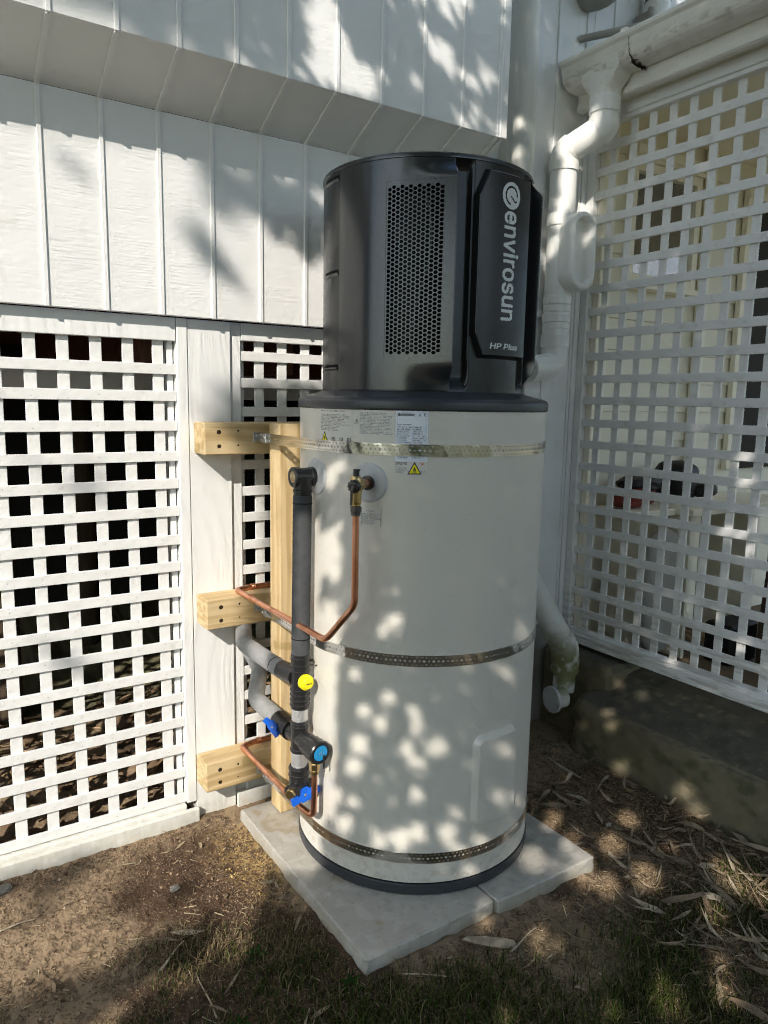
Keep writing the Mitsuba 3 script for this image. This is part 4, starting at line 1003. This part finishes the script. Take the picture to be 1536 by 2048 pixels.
clip(cp, (.803, 1.885, .7085), (0, 1, 0), .0078); clip(cp, (.858, 1.995, .7085), (1, .04, 0), .0078)
cq = thing('copper_pipe', 'lower bent copper drain pipe looping from the tempering valve to the bottom rail', 'pipe')
P2 = fillet([hp_ + [0, 0, -.062], (hp_[0] - .0015, hp_[1], .216), (.812, 1.600, .2160), (.812, 1.9850, .2160), (.850, 1.996, .2160), (1.0, 2.003, .2160)], [.026, .02, .022, .012], 12)
obj('pipe', tube(P2, .0078, 24), 'copper', cq, smooth=50)
clip(cq, (.873, 1.998, .2160), (1, .04, 0), .0078)

# ---------------------------------------------------------------- ground litter, grass, stones
g7 = np.random.default_rng(17)
def gz(x, y): return float(ground_z(np.array([x]), np.array([y]))[0])
LEAFMATS = {}
def vcol(n, c): return np.tile(np.asarray(c, float), (n, 1))
def strip(L, w, curl, twist, n=7, point=1.0):
    """a dry lance shaped leaf along x, folded a little along its rib"""
    s = np.linspace(0, 1, n); wd = w * np.sin(np.clip(s * 1.06, 0, 1) ** .75 * PI) ** point * .5 + w * .02
    x = (s - .5) * L; z = curl * L * (np.cos((s - .45) * 2.6) * -1 + 1) + .0 * s
    a = twist * (s - .5)
    v = []
    for k, sg in ((0, -1), (1, 0), (2, 1)):
        y = sg * wd; up_ = np.abs(sg) * wd * .35
        v.append(np.stack([x, y * np.cos(a) - up_ * np.sin(a), z + y * np.sin(a) + up_ * np.cos(a)], 1))
    v = np.vstack(v); f = []
    for k in (0, 1):
        for i in range(n - 1):
            p = k * n + i; f += [[p, p + 1, p + n + 1], [p, p + n + 1, p + n]]
    return tm(v, f)
def rotz(a): c, s = math.cos(a), math.sin(a); return np.array([[c, -s, 0], [s, c, 0], [0, 0, 1]])
def roty(a): c, s = math.cos(a), math.sin(a); return np.array([[c, 0, s], [0, 1, 0], [-s, 0, c]])
def rotx(a): c, s = math.cos(a), math.sin(a); return np.array([[1, 0, 0], [0, c, -s], [0, s, c]])
def place(m, x, y, a, tilt=0, roll=0, dz=.003, z=None):
    v = np.array(m.vertices) @ rotx(roll).T @ roty(tilt).T @ rotz(a).T
    zz = gz(x, y) if z is None else z
    m = m.copy(); m.vertices = v + [x, y, zz + dz - min(0, v[:, 2].min()) * .75]; return m
for k, c in enumerate(((.30, .235, .155), (.225, .17, .11), (.36, .30, .215), (.16, .115, .075))):
    mat(f'dry_leaf_{k}', two(P(proc((lambda c: lambda p, n, uv: mix(c, tuple(x * .62 for x in c), smoothstep(.4, .7, fbm(p.x * 60, p.y * 60, p.z * 60, 2))))(c)), .65, .3)))
n_leaf = 0
while n_leaf < 215:
    x, y = g7.uniform(1.22, 1.97), g7.uniform(.60, 1.62)
    dens = np.clip((x - 1.33 + .25 * (meshkit.fbm(np.array([x * 3, y * 3, 0.]), 2, 3) - .5)) / .30, 0.03, 1) * (.35 + .65 * np.clip((1.35 - y) / .25, 0, 1)) * np.clip((x * .75 + y - 1.62) / .25, .1, 1)
    if g7.uniform() > dens or (x < 1.53 and y > 1.18): continue
    L = g7.uniform(.05, .16); w = g7.uniform(.007, .018)
    m = place(strip(L, w, g7.uniform(-.2, .55), g7.normal(0, 1.9)), x, y, g7.normal(2.2, 1.0), g7.normal(0, .12), g7.normal(0, .5), g7.uniform(.002, .022))
    obj('dry_leaf', m, f'dry_leaf_{g7.integers(0, 4)}', smooth=True, label='dry tan bamboo leaf in the litter along the mossy plinth', cat='leaf', group='dry leaves along the plinth')
    n_leaf += 1
n_leaf = 0
while n_leaf < 60:
    x, y = g7.uniform(.08, 1.45), g7.uniform(.62, 1.98)
    if (.75 < x < 1.53 and y > 1.17) or (x < .8 and y > 1.5 and g7.uniform() < .55): continue
    L = g7.uniform(.025, .075); w = g7.uniform(.004, .011)
    m = place(strip(L, w, g7.uniform(-.1, .25), g7.normal(0, 1.)), x, y, g7.uniform(0, 6.28), g7.normal(0, .15), g7.normal(0, .4), g7.uniform(.002, .012))
    obj('dry_leaf', m, f'dry_leaf_{g7.integers(0, 4)}', smooth=True, label='small dry curled leaf scattered over the soil and thin grass', cat='leaf', group='dry leaves scattered over the soil')
    n_leaf += 1
# single pieces that stand out
bk_ = Polygon([(-.062, .000), (-.05, .0075), (-.01, .0120), (.04, .0125), (.060, .009), (.064, .0), (.060, -.009), (.035, -.0125), (-.02, -.009), (-.05, -.003)]).buffer(.0005)
m = prism(bk_, .0035).subdivide(); v = np.array(m.vertices); v[:, 2] += .25 * v[:, 1] ** 2 * 40 * .01 + .03 * v[:, 0] ** 2; m.vertices = v
obj('bark_piece', place(m, 1.080, 1.150, math.radians(-36), .05, .25, .008), 'dry_leaf_2', smooth=30, label='long pale lance shaped bark piece lying in front of the right paver', cat='bark')
sticks = [((.885, 1.160), -40, .085, .0035, 'pale straw stick lying beside the front corner of the larger paver'), ((1.16, 1.115), 10, .055, .004, 'short pale stick lying right of the long bark piece'),
          ((.44, 1.50), 35, .05, .005, 'split tan wood chip lying on the dusty soil at the left'), ((.60, 1.16), 48, .06, .005, 'pale stick at the bottom edge in the dark grass'), ((.16, 1.80), -5, .04, .004, 'orange tan chip at the far left edge of the soil'),
          ((.47, 1.36), 85, .07, .003, 'thin dead stalk lying in the grass, bottom left')]
for (x, y), a, L, w, lab in sticks:
    aa = np.linspace(-1, 1, 7); m = tube(np.stack([aa * L, .004 * np.sin(aa * 2), .002 * np.cos(aa * 3)], 1), w * .5 * (1.1 - .3 * aa), 8)
    v = np.array(m.vertices); v[:, 2] *= .7; m.vertices = v
    obj('stick', place(m, x, y, math.radians(a), 0, 0, .006), 'dry_leaf_2', smooth=40, label=lab, cat='stick')
for (x, y), s, c, lab in (((.523, 1.737), .0125, 'vcol', 'small pale grey stone on the dark damp soil'), ((.150, 1.958), .019, 'vcol', 'rounded grey stone near the skirting at the far left'), ((1.72, 1.33), .009, 'vcol', 'white pebble on the dark soil near the plinth')):
    m = blob(0, 0, 0, s, s * .75, s * .55, int(x * 100), .3); v = np.array(m.vertices) + [x, y, gz(x, y) + s * .3]
    obj('stone', tm(v, m.faces), c, smooth=True, color=vcol(len(v), (.17, .16, .14) if s > .01 else (.42, .40, .35)), label=lab, cat='stone')
def scatter(n, xr, yr, accept, make, seed):
    g = np.random.default_rng(seed); V, Fc, Cl = [], [], []; n0 = 0; k = 0
    while k < n:
        x, y = g.uniform(*xr), g.uniform(*yr)
        if g.uniform() > accept(x, y): continue
        v, f, c = make(g); 
        V.append(v); Fc.append(f + n0); Cl.append(c); n0 += len(v); k += 1
        V[-1] = v + np.array([x, y, 0])
    V = np.vstack(V); xy = V[:, :2]
    return V, np.vstack(Fc), np.vstack(Cl)
def fast_scatter(x, y, g, make):
    """many small pieces at once; make(g) -> local v, f, colour"""
    z = ground_z(x, y); V, Fc, Cl = [], [], []; n0 = 0
    for a, b, c in zip(x, y, z):
        v, f, col = make(g, a, b)
        V.append(v + [a, b, c]); Fc.append(f + n0); Cl.append(np.tile(col, (len(v), 1))); n0 += len(v)
    return tm(np.vstack(V), np.vstack(Fc)), np.clip(np.vstack(Cl), 0, 1)
def sample(n, xr, yr, dens, g):
    X, Y = [], []
    while len(X) < n:
        x, y = g.uniform(*xr, n), g.uniform(*yr, n)
        k = g.uniform(size=n) < dens(x, y); X += list(x[k]); Y += list(y[k])
    return np.array(X[:n]), np.array(Y[:n])
def off_slab(x, y): return ~((x > .765) & (x < 1.525) & (y > 1.195)) & (y < 2.0) & (x < 1.98)
def fb2(x, y, s, seed): return meshkit.fbm(np.stack([x * s, y * s, x * 0], -1), 3, seed)
def grass_mask(x, y):
    lawn = np.clip((1.36 - .28 * np.clip((x - .85) / .3, 0, 1) - y) / .22, 0, 1) * np.clip((fb2(x, y, 4, 21) - .30) / .2, .12, 1)
    tuft = np.exp(-(((x - .66) / .12) ** 2 + ((y - 1.36) / .11) ** 2)) * 1.2
    left = np.clip((1.62 - y) / .15, 0, 1) * np.clip((.62 - x) / .1, 0, 1) * np.clip((fb2(x, y, 6, 22) - .42) / .2, 0, 1) * .75
    return off_slab(x, y) * np.clip(np.maximum.reduce([lawn * (1 - .5 * np.clip((x - 1.45) / .3, 0, 1)), tuft, left]), 0, 1)
def blade(g, x, y):
    h = g.uniform(.008, .030) * (1.15 if y < 1.15 else .8); w = g.uniform(.0007, .0016); a = g.uniform(0, 6.28); ln = g.uniform(.3, 1.5) * h
    d = np.array([math.cos(a), math.sin(a)]); s = np.array([-d[1], d[0]]) * w
    p1 = d * ln * .4; p2 = d * ln
    v = np.array([[-s[0], -s[1], -.003], [s[0], s[1], -.003], [p1[0] - s[0] * .8, p1[1] - s[1] * .8, h * .7], [p1[0] + s[0] * .8, p1[1] + s[1] * .8, h * .7], [p2[0], p2[1], h]])
    dry = g.uniform() < (.30 + .5 * (y > 1.35))
    c = np.array([.20, .16, .09]) * g.uniform(.5, 1.25) if dry else np.array([.046, .062, .017]) * g.uniform(.5, 1.6)
    return v, np.array([[0, 1, 3], [0, 3, 2], [2, 3, 4]]), c
gg = np.random.default_rng(31)
x, y = sample(46000, (.03, 1.95), (.5, 1.7), grass_mask, gg)
m, c = fast_scatter(x, y, gg, blade)
obj('grass', m, 'leaf_live', smooth=False, color=c, label='thin short lawn of green and dead blades', cat='grass', kind='stuff')
def bit(g, x, y):
    L = g.uniform(.004, .028) * (1 if g.uniform() < .75 else 1.6); w = g.uniform(.0006, .0018); h = w * .8
    v = np.array([[-L / 2, -w, 0], [L / 2, -w * .6, 0], [L / 2, w * .6, 0], [-L / 2, w, 0], [-L * .4, 0, h], [L * .4, 0, h]])
    f = np.array([[0, 1, 5], [0, 5, 4], [1, 2, 5], [2, 3, 4], [2, 4, 5], [3, 0, 4]])
    v = v @ rotx(g.uniform(0, 6)).T @ roty(g.normal(0, .22)).T @ rotz(g.uniform(0, 6.28)).T; v[:, 2] += g.uniform(.0005, .006)
    c = [(.27, .20, .12), (.16, .11, .065), (.36, .30, .20), (.09, .06, .035)][g.choice(4, p=[.34, .3, .12, .24])]
    return v, f, np.array(c) * g.uniform(.7, 1.2)
x, y = sample(15000, (.03, 1.97), (.5, 2.0), lambda x, y: off_slab(x, y) * (.035 + .30 * np.clip((fb2(x, y, 5, 40) - .42) / .2, 0, 1) * (y < 1.62) + 1.1 * np.clip((x - 1.35) / .3, 0, 1) * (y < 1.6)) , gg)
m, c = fast_scatter(x, y, gg, bit)
obj('straw_litter', m, 'vcol', color=c, label='fine straw, twigs and leaf crumbs strewn over the soil', cat='litter', kind='stuff')
ICO = tm([[1, 0, 0], [-1, 0, 0], [0, 1, 0], [0, -1, 0], [0, 0, 1], [0, 0, -1]], [[0, 2, 4], [2, 1, 4], [1, 3, 4], [3, 0, 4], [2, 0, 5], [1, 2, 5], [3, 1, 5], [0, 3, 5]])
def crumb(g, x, y):
    s = g.uniform(.0007, .0024) * (1 if g.uniform() < .95 else 2.2)
    v = np.array(ICO.vertices) * s * g.uniform(.6, 1.2, 3) * (1 + g.normal(0, .2, (6, 1))); v[:, 2] += s * .3
    saw = math.hypot(x - .765, (y - 1.74) * .5) < .10 and g.uniform() < .22
    c = (.50, .36, .14) if saw else [(.13, .085, .05), (.24, .17, .11), (.07, .045, .03), (.33, .27, .20)][g.choice(4, p=[.4, .25, .28, .07])]
    return v, np.array(ICO.faces), np.array(c) * g.uniform(.7, 1.2)
x, y = sample(42000, (.03, 1.97), (.55, 2.0), lambda x, y: off_slab(x, y) * np.clip(.25 + 1.5 * (fb2(x, y, 8, 50) - .42) + .5 * np.clip((y - 1.88) / .06, 0, 1) + .25 * (np.hypot(x - .76, (y - 1.74) * .6) < .14), .03, 1), gg)
m, c = fast_scatter(x, y, gg, crumb)
obj('soil_crumbs', m, 'vcol', smooth=False, color=c, label='loose soil crumbs, grit and yellow sawdust', cat='soil', kind='stuff')
def chip(g, x, y):
    L = g.uniform(.02, .10); w = g.uniform(.005, .022); t = w * .35
    b = box(-L / 2, L / 2, -w / 2, w / 2, 0, t, .002); v = np.array(b.vertices); v[:, 1] *= 1 - .5 * np.abs(v[:, 0] / L * 2) ** 2
    v = v @ rotx(g.normal(0, .5)).T @ roty(g.normal(0, .3)).T @ rotz(g.normal(.25, .7)).T; v[:, 2] += g.uniform(0, .02)
    return v, np.array(b.faces), np.array([(.32, .22, .13), (.22, .145, .085), (.12, .075, .045)][g.integers(0, 3)]) * g.uniform(.7, 1.2)
x, y = sample(750, (-.5, 1.6), (2.10, 3.0), lambda x, y: np.ones_like(x), gg)
m, c = fast_scatter(x, y, gg, chip)
obj('bark_litter', m, 'vcol', color=c, label='bark chips and dry leaves on the soil behind the left lattice', cat='litter', kind='stuff')
def lump(g, x, y):
    s = g.uniform(.02, .055); v = np.array(trimesh.creation.icosphere(subdivisions=2).vertices)
    v = v * (1 + .5 * (meshkit.fbm(v * 1.5 + g.uniform(0, 50), 3, 2) - .5)[:, None]) * s * [1.3, 1, .7]
    return v, np.array(trimesh.creation.icosphere(subdivisions=2).faces), np.array([.20, .14, .09]) * g.uniform(.6, 1.2)
x, y = sample(90, (-.4, 1.3), (2.12, 2.9), lambda x, y: np.ones_like(x), gg)
m, c = fast_scatter(x, y, gg, lump)
obj('soil_lumps', m, 'vcol', smooth=True, color=c, label='lumpy dry clods of soil behind the left lattice', cat='soil', kind='stuff')
for k, (x, y, a, s) in enumerate(((.50, 1.245, .4, .010), (.60, 1.40, 1.7, .011), (.74, 1.21, 3.3, .012))):
    # broad leaved weeds in the lawn
    ms = []
    for q in range(6):
        l = strip(s * 2.2, s * 1.1, -.12, .3, 6); v = np.array(l.vertices); v[:, 0] += s * 1.7
        ms.append(tm(v @ roty(-.45 - .2 * (q % 2)).T @ rotz(a + q * 1.05).T + [x, y, gz(x, y) + .004], l.faces))
    mm = cat_(ms); obj('weed', mm, 'leaf_live', smooth=True, color=vcol(len(mm.vertices), (.026, .055, .014)), label=('leftmost small broad leaved weed in the dark lawn, bottom left', 'small broad leaved weed at the top of the dark lawn, left of the paver', 'small broad leaved weed in the lawn nearest the front corner of the paver')[k], cat='weed', group='weeds in the lawn')
obj('dry_leaf', place(strip(.085, .016, .1, .5), .50, 1.56, -.5, 0, .2, .006), 'dry_leaf_2', smooth=True, label='pale curved dry leaf at the top of the lawn tuft, left', cat='leaf')

# ---------------------------------------------------------------- the garden tree behind the camera that dapples the place
tr = thing('garden_tree', 'leafy green garden tree standing behind the viewer, casting the dappled shade', 'tree')
E1 = np.array([-SUN[1], SUN[0], 0]); E1 /= np.linalg.norm(E1); E1 *= np.sign(E1[0]); E2 = np.cross(SUN, E1); E2 *= np.sign(E2[2])
UV = lambda p: np.stack([np.asarray(p) @ E1, np.asarray(p) @ E2], -1)
G = .01; U0, U1, V0, V1 = -2.3, 1.5, -.4, 4.2
nu, nv = int((U1 - U0) / G), int((V1 - V0) / G)
lit = np.zeros((nu, nv))
gl = np.random.default_rng(77)
def patch(pts, val, grow=0):
    uv = UV(pts); i, j = ((uv[:, 0] - U0) / G).astype(int), ((uv[:, 1] - V0) / G).astype(int)
    k = (i >= 0) & (j >= 0) & (i < nu) & (j < nv); np.maximum.at(lit, (i[k], j[k]), val)
def rect(o, a, b, n=260):
    s, t = np.meshgrid(np.linspace(0, 1, n), np.linspace(0, 1, n)); return np.asarray(o) + s.ravel()[:, None] * np.asarray(a) + t.ravel()[:, None] * np.asarray(b)
def quad(p0, p1, p2, p3, n=260):
    s, t = np.meshgrid(np.linspace(0, 1, n), np.linspace(0, 1, n)); s, t = s.ravel()[:, None], t.ravel()[:, None]
    return (1 - s) * (1 - t) * np.array(p0) + s * (1 - t) * np.array(p1) + s * t * np.array(p2) + (1 - s) * t * np.array(p3)
patch(rect((-.9, 2.04, .0), (1.6, 0, 0), (0, 0, 1.3)), .93)                      # left lattice
patch(rect((-.9, 2.0, 1.3), (1.6, 0, 0), (0, 0, .6)), .93)                       # hanging boards, left
patch(rect((.70, 2.0, 1.36), (.45, 0, 0), (0, 0, .55)), .84)                     # hanging boards near the heater
patch(rect((.68, 2.03, .0), (.22, 0, 0), (0, 0, 1.05)), .9)                      # post and rails
patch(rect((.68, 2.03, 1.05), (.22, 0, 0), (0, 0, .43)), .6)
patch(rect((.82, 1.86, .05), (.14, 0, 0), (0, 0, 1.12)), .9)                     # pine post
patch(rect((.80, 1.58, .15), (.06, 0, 0), (0, 0, .98)), .85)                     # pipes
patch(onc(*[a.ravel() for a in np.meshgrid(np.linspace(-75, -38, 80), np.linspace(.10, .62, 120))], R), .9)
patch(onc(*[a.ravel() for a in np.meshgrid(np.linspace(-75, -34, 80), np.linspace(.62, 1.22, 120))], R), .38)
patch(quad((-.3, 1.58, 0), (-.3, 2.02, 0), (.80, 2.02, 0), (.74, 1.60, 0)), .80)
patch(quad((.30, 1.40, 0), (.26, 1.60, 0), (.72, 1.62, 0), (.60, 1.42, 0)), .50)
patch(quad((-.3, 1.1, 0), (-.3, 1.60, 0), (.42, 1.58, 0), (.30, 1.25, 0)), .34)
#  # dusty soil, left
patch(quad((.70, 1.72, .03), (.72, 1.98, .03), (.92, 1.92, .05), (.88, 1.52, .05)), .93)   # paver's back corner
patch(rect((.95, 1.82, 2.08), (.67, 0, 0), (0, 0, .6)), .60)                     # upper bay, right half
patch(rect((-.6, 1.82, 2.08), (1.5, 0, 0), (0, 0, .8)), .10)
patch(rect((1.62, 1.95, 1.75), (.58, 0, 0), (0, 0, .7)), .34)                    # wall and pipes by the corner
n_uv = np.stack(list(np.meshgrid(U0 + G * np.arange(nu), V0 + G * np.arange(nv), indexing='ij')) + [np.zeros((nu, nv))], -1)
mott = .55 * meshkit.fbm(n_uv * [7, 4.5, 1], 3, 5) + .45 * meshkit.fbm(n_uv * 17 + 3, 2, 8)
mott = (mott.argsort(axis=None).argsort() / mott.size).reshape(mott.shape)
need = mott > lit                                                                # cells that foliage should shade
SPOTS = []
def ts(lst, r): SPOTS.extend((onc(th, z, R), rr__) for th, z, rr__ in lst)
TH = [(-13.8, 0.728, 17), (-9.4, 0.760, 9), (-27.2, 0.607, 16), (-11.3, 0.562, 8), (-21.8, 0.521, 13), (-14.8, 0.496, 14), (-24.5, 0.430, 26), (-27.1, 0.370, 26), (-1.0, 0.536, 9), (0.7, 0.493, 16), (6.2, 0.445, 18), (11.2, 0.445, 12), (1.9, 0.404, 17), (-2.7, 0.439, 9), (1.5, 0.322, 12), (19.4, 0.269, 16), (43.5, 0.274, 17), (46.8, 0.387, 13), (44.1, 0.605, 18), (56.0, 0.699, 14), (15.8, 0.219, 24), (1.9, 0.220, 25), (-5.4, 0.197, 26), (-14.7, 0.191, 22), (20.9, 0.171, 17), (33.5, 0.171, 20), (26.8, 0.100, 15), (-31.9, 0.208, 26), (-37.0, 0.273, 24), (-26.9, 0.270, 15), (59.1, 0.227, 10)]
for th, z, r in TH: SPOTS.append((onc(th, z, R), r * .88 + .5))
GR = [(1.362, 1.292, .05, 26), (1.484, 1.286, .05, 18), (1.46, 1.213, .05, 26), (1.387, 1.238, .05, 9), (1.506, 1.378, .05, 16), (1.13, 1.222, .05, 10), (1.407, 1.186, .05, 20), (1.462, 1.194, .05, 18), (1.606, 1.449, .01, 18), (1.46, 1.196, .01, 22), (1.486, 1.148, .01, 24), (1.634, 1.26, .01, 20), (1.591, 1.353, .01, 11), (1.194, 1.106, .01, 18), (1.174, 1.084, .01, 14), (1.125, 1.214, .01, 11), (1.794, 1.32, .01, 22), (1.649, 1.259, .01, 25), (1.609, 1.116, .01, 28), (1.496, 1.147, .01, 22), (1.598, 1.441, .01, 18), (1.781, 1.166, .01, 11), (1.812, 1.01, .01, 30), (1.789, 0.967, .01, 24), (1.818, 0.93, .01, 26), (1.305, 0.832, .01, 25), (1.416, 0.767, .01, 20), (1.641, 0.94, .01, 22), (1.209, 1.062, .01, 10), (1.483, 0.817, .01, 12), (0.973, 0.977, .01, 14), (1.179, 0.877, .01, 12)]
for x, y, z, r in GR: SPOTS.append((np.array([x, y, z]), r * 1.15 + 1))
PF = [(1.985, 1.559, 0.175, 18), (1.985, 1.504, 0.049, 22), (1.985, 1.269, 0.069, 26), (1.985, 1.223, 0.026, 24), (1.985, 1.567, 0.225, 8), (2.173, 1.58, .225, 13), (2.18, 1.69, .225, 8), (2.372, 1.644, .225, 9), (2.2, 1.218, 0.913, 13), (2.2, 1.283, 0.874, 12), (2.2, 1.247, 0.832, 10), (2.2, 1.331, 0.875, 6), (2.2, 1.352, 0.584, 7), (2.2, 1.283, 1.041, 8), (2.2, 1.296, 1.111, 8), (2.2, 1.249, 0.515, 7), (1.74, 1.885, 2.09, 17), (1.73, 1.885, 2.012, 14), (1.739, 1.885, 2.188, 14), (1.979, 1.9, 2.026, 18), (1.962, 1.9, 1.926, 14), (2.057, 1.9, 2.195, 16), (2.022, 1.9, 2.156, 12), (1.998, 1.9, 2.087, 12), (1.925, 1.9, 1.838, 16), (1.947, 1.9, 1.866, 18), (1.897, 1.9, 1.883, 8)]
for x, y, z, r in PF: SPOTS.append((np.array([x, y, z]), r))
open_ = np.zeros((nu, nv), bool)
for p_, r in SPOTS:
    uv = UV(p_); d = np.hypot(n_uv[..., 0] - uv[0], n_uv[..., 1] - uv[1]); open_ |= d < max(.014, (r - 4.5) / 840.)
keep_clear = open_ | ((lit > .84) & ~need)
need &= ~open_
cover = np.zeros((nu, nv), bool)
SC = np.array([.95, 1.55, .9]); base_uv = UV(SC)
LV, LF, LC = [], [], []; n0 = 0
def try_leaf(u, v, t, k=1.0, strict=True):
    global n0
    L, w = gl.uniform(.055, .105) * k, gl.uniform(.022, .042) * k
    d = gl.normal(0, 1, 3); d[2] -= .4; d /= np.linalg.norm(d)
    nrm = SUN * .9 + gl.normal(0, .55, 3); nrm -= d * (nrm @ d); nrm /= np.linalg.norm(nrm); s = np.cross(nrm, d)
    c = SUN * t + E1 * u + E2 * v
    loc = np.array([[-.5, 0, 0], [-.2, -.5, .12], [.15, -.46, .12], [.5, 0, -.1], [.15, .46, .12], [-.2, .5, .12], [0, 0, 0]]) * [L, w, w]
    pts = c + loc[:, :1] * d + loc[:, 1:2] * s + loc[:, 2:3] * nrm
    uv = UV(pts); lo, hi = uv.min(0), uv.max(0)
    i0, i1, j0, j1 = int((lo[0] - U0) / G), int((hi[0] - U0) / G) + 1, int((lo[1] - V0) / G), int((hi[1] - V0) / G) + 1
    if i0 < 0 or j0 < 0 or i1 >= nu or j1 >= nv: return False
    du, dv = d @ E1, d @ E2; su, sv = s @ E1, s @ E2
    X, Y = n_uv[i0:i1 + 1, j0:j1 + 1, 0] - u, n_uv[i0:i1 + 1, j0:j1 + 1, 1] - v
    det = du * sv - su * dv
    if abs(det) < .15: return False
    a, b = (X * sv - su * Y) / det, (du * Y - X * dv) / det
    q_ = (a / (L * .5)) ** 2 + (b / (w * .5)) ** 2
    # the blade's own outline: a hexagon with its tips on the midrib
    hx = np.maximum(np.abs(b) / (w * .47), (np.abs(a) - L * .175) / (L * .325) + np.abs(b) / (w * .5)); ins = hx < .86
    if strict and ((hx < 1.12) & keep_clear[i0:i1 + 1, j0:j1 + 1]).any(): return False
    cover[i0:i1 + 1, j0:j1 + 1] |= ins
    LV.append(pts); LF.append(np.array([[0, 1, 6], [1, 2, 6], [2, 3, 6], [3, 4, 6], [4, 5, 6], [5, 0, 6]]) + n0); n0 += 7
    LC.append(np.tile(np.array([.055, .10, .022]) * gl.uniform(.6, 1.5) * [gl.uniform(.8, 1.4), 1, 1], (7, 1)))
    return True
for rnd in range(9):
    I, J = np.nonzero(need & ~cover)
    if not len(I): break
    o = gl.permutation(len(I))
    for k in o:
        if cover[I[k], J[k]]: continue
        try_leaf(U0 + G * (I[k] + gl.uniform()), V0 + G * (J[k] + gl.uniform()), 2.25 + 4.6 * float(1 - sm(-1.05, -.78, U0 + G * I[k])) + gl.uniform(-.25, .35), (1, 1, .8, .62, .5, .42, .36, .3, .26)[rnd])
# the crown spreads on overhead, where it shades nothing that the sun reaches in the photograph
soft = lit.copy(); soft[open_] = 1
k = 0
while k < 7000:
    p = np.array([gl.uniform(-2.2, 4.2), gl.uniform(-4.0, 1.35), gl.uniform(3.5, 5.0)])
    if meshkit.fbm(p * [.9, .9, .5], 3, 12) < .36: continue
    uv = UV(p); i, j = int((uv[0] - U0) / G), int((uv[1] - V0) / G)
    if 8 <= i < nu - 8 and 8 <= j < nv - 8 and soft[i - 8:i + 9, j - 8:j + 9].max() > .05: continue
    d = gl.normal(0, 1, 3); d[2] -= .5; d /= np.linalg.norm(d); nrm = gl.normal(0, .6, 3) + [0, 0, 1]; nrm -= d * (nrm @ d); nrm /= np.linalg.norm(nrm); sd = np.cross(nrm, d)
    L, w = gl.uniform(.11, .17), gl.uniform(.05, .075)
    loc = np.array([[-.5, 0, 0], [-.2, -.5, .12], [.15, -.46, .12], [.5, 0, -.1], [.15, .46, .12], [-.2, .5, .12], [0, 0, 0]]) * [L, w, w]
    LV.append(p + loc[:, :1] * d + loc[:, 1:2] * sd + loc[:, 2:3] * nrm); LF.append(np.array([[0, 1, 6], [1, 2, 6], [2, 3, 6], [3, 4, 6], [4, 5, 6], [5, 0, 6]]) + n0); n0 += 7
    LC.append(np.tile(np.array([.055, .10, .022]) * gl.uniform(.6, 1.5), (7, 1))); k += 1
m = tm(np.vstack(LV), np.vstack(LF))
obj('crown', m, 'leaf_live', tr, color=np.clip(np.vstack(LC), 0, 1), kind='stuff')
cen = SUN * 2.9 + E1 * 1.25 + E2 * 3.3
base = np.array([cen[0] - .15, cen[1] - .25, -.2])
obj('trunk', tube(fillet([base, base + [.05, .0, 1.6], cen, cen + [.1, -.2, .9]], .6, 8), np.linspace(.13, .06, 20), 18), 'bark', tr, smooth=True)
obj('limb', tube(fillet([cen + [0, 0, -.1], SUN * 2.8 + E1 * .3 + E2 * 3.75, SUN * 4.2 + E1 * -1.2 + E2 * 3.95, SUN * 5.2 + E1 * -2.0 + E2 * 3.8], .4, 8), np.linspace(.055, .018, 20), 12), 'bark', tr, smooth=True)
hd_ = thing('hedge', 'dark green garden hedge across the lawn behind the viewer', 'hedge')
gh = np.random.default_rng(91); Nh = 9000
hp3 = np.stack([gh.uniform(-6, 7, Nh), -5.2 + gh.normal(0, .35, Nh), np.abs(gh.beta(1.3, 1.2, Nh)) * 2.3], 1); hp3[:, 2] *= .8 + .4 * meshkit.fbm(hp3 * [1.1, 0, 0], 3, 4)
dd = gh.normal(0, 1, (Nh, 3)); dd /= np.linalg.norm(dd, axis=1, keepdims=True); ss = np.cross(dd, gh.normal(0, 1, (Nh, 3))); ss /= np.linalg.norm(ss, axis=1, keepdims=True)
Vh = (hp3[:, None] + np.array([-.07, 0, .07, 0])[None, :, None] * dd[:, None] + np.array([0, -.035, 0, .035])[None, :, None] * ss[:, None]).reshape(-1, 3)
kh = np.arange(Nh)[:, None] * 4
obj('foliage', tm(Vh, np.vstack([kh + [0, 1, 2], kh + [0, 2, 3]])), 'leaf_live', hd_, color=np.repeat(np.array([.04, .07, .018]) * gh.uniform(.5, 1.7, (Nh, 1)), 4, 0), kind='stuff')
print('leaves', len(LV), 'shapes', sum(1 for k in scene if isinstance(scene[k], dict) and scene[k].get('type') == 'ply'))
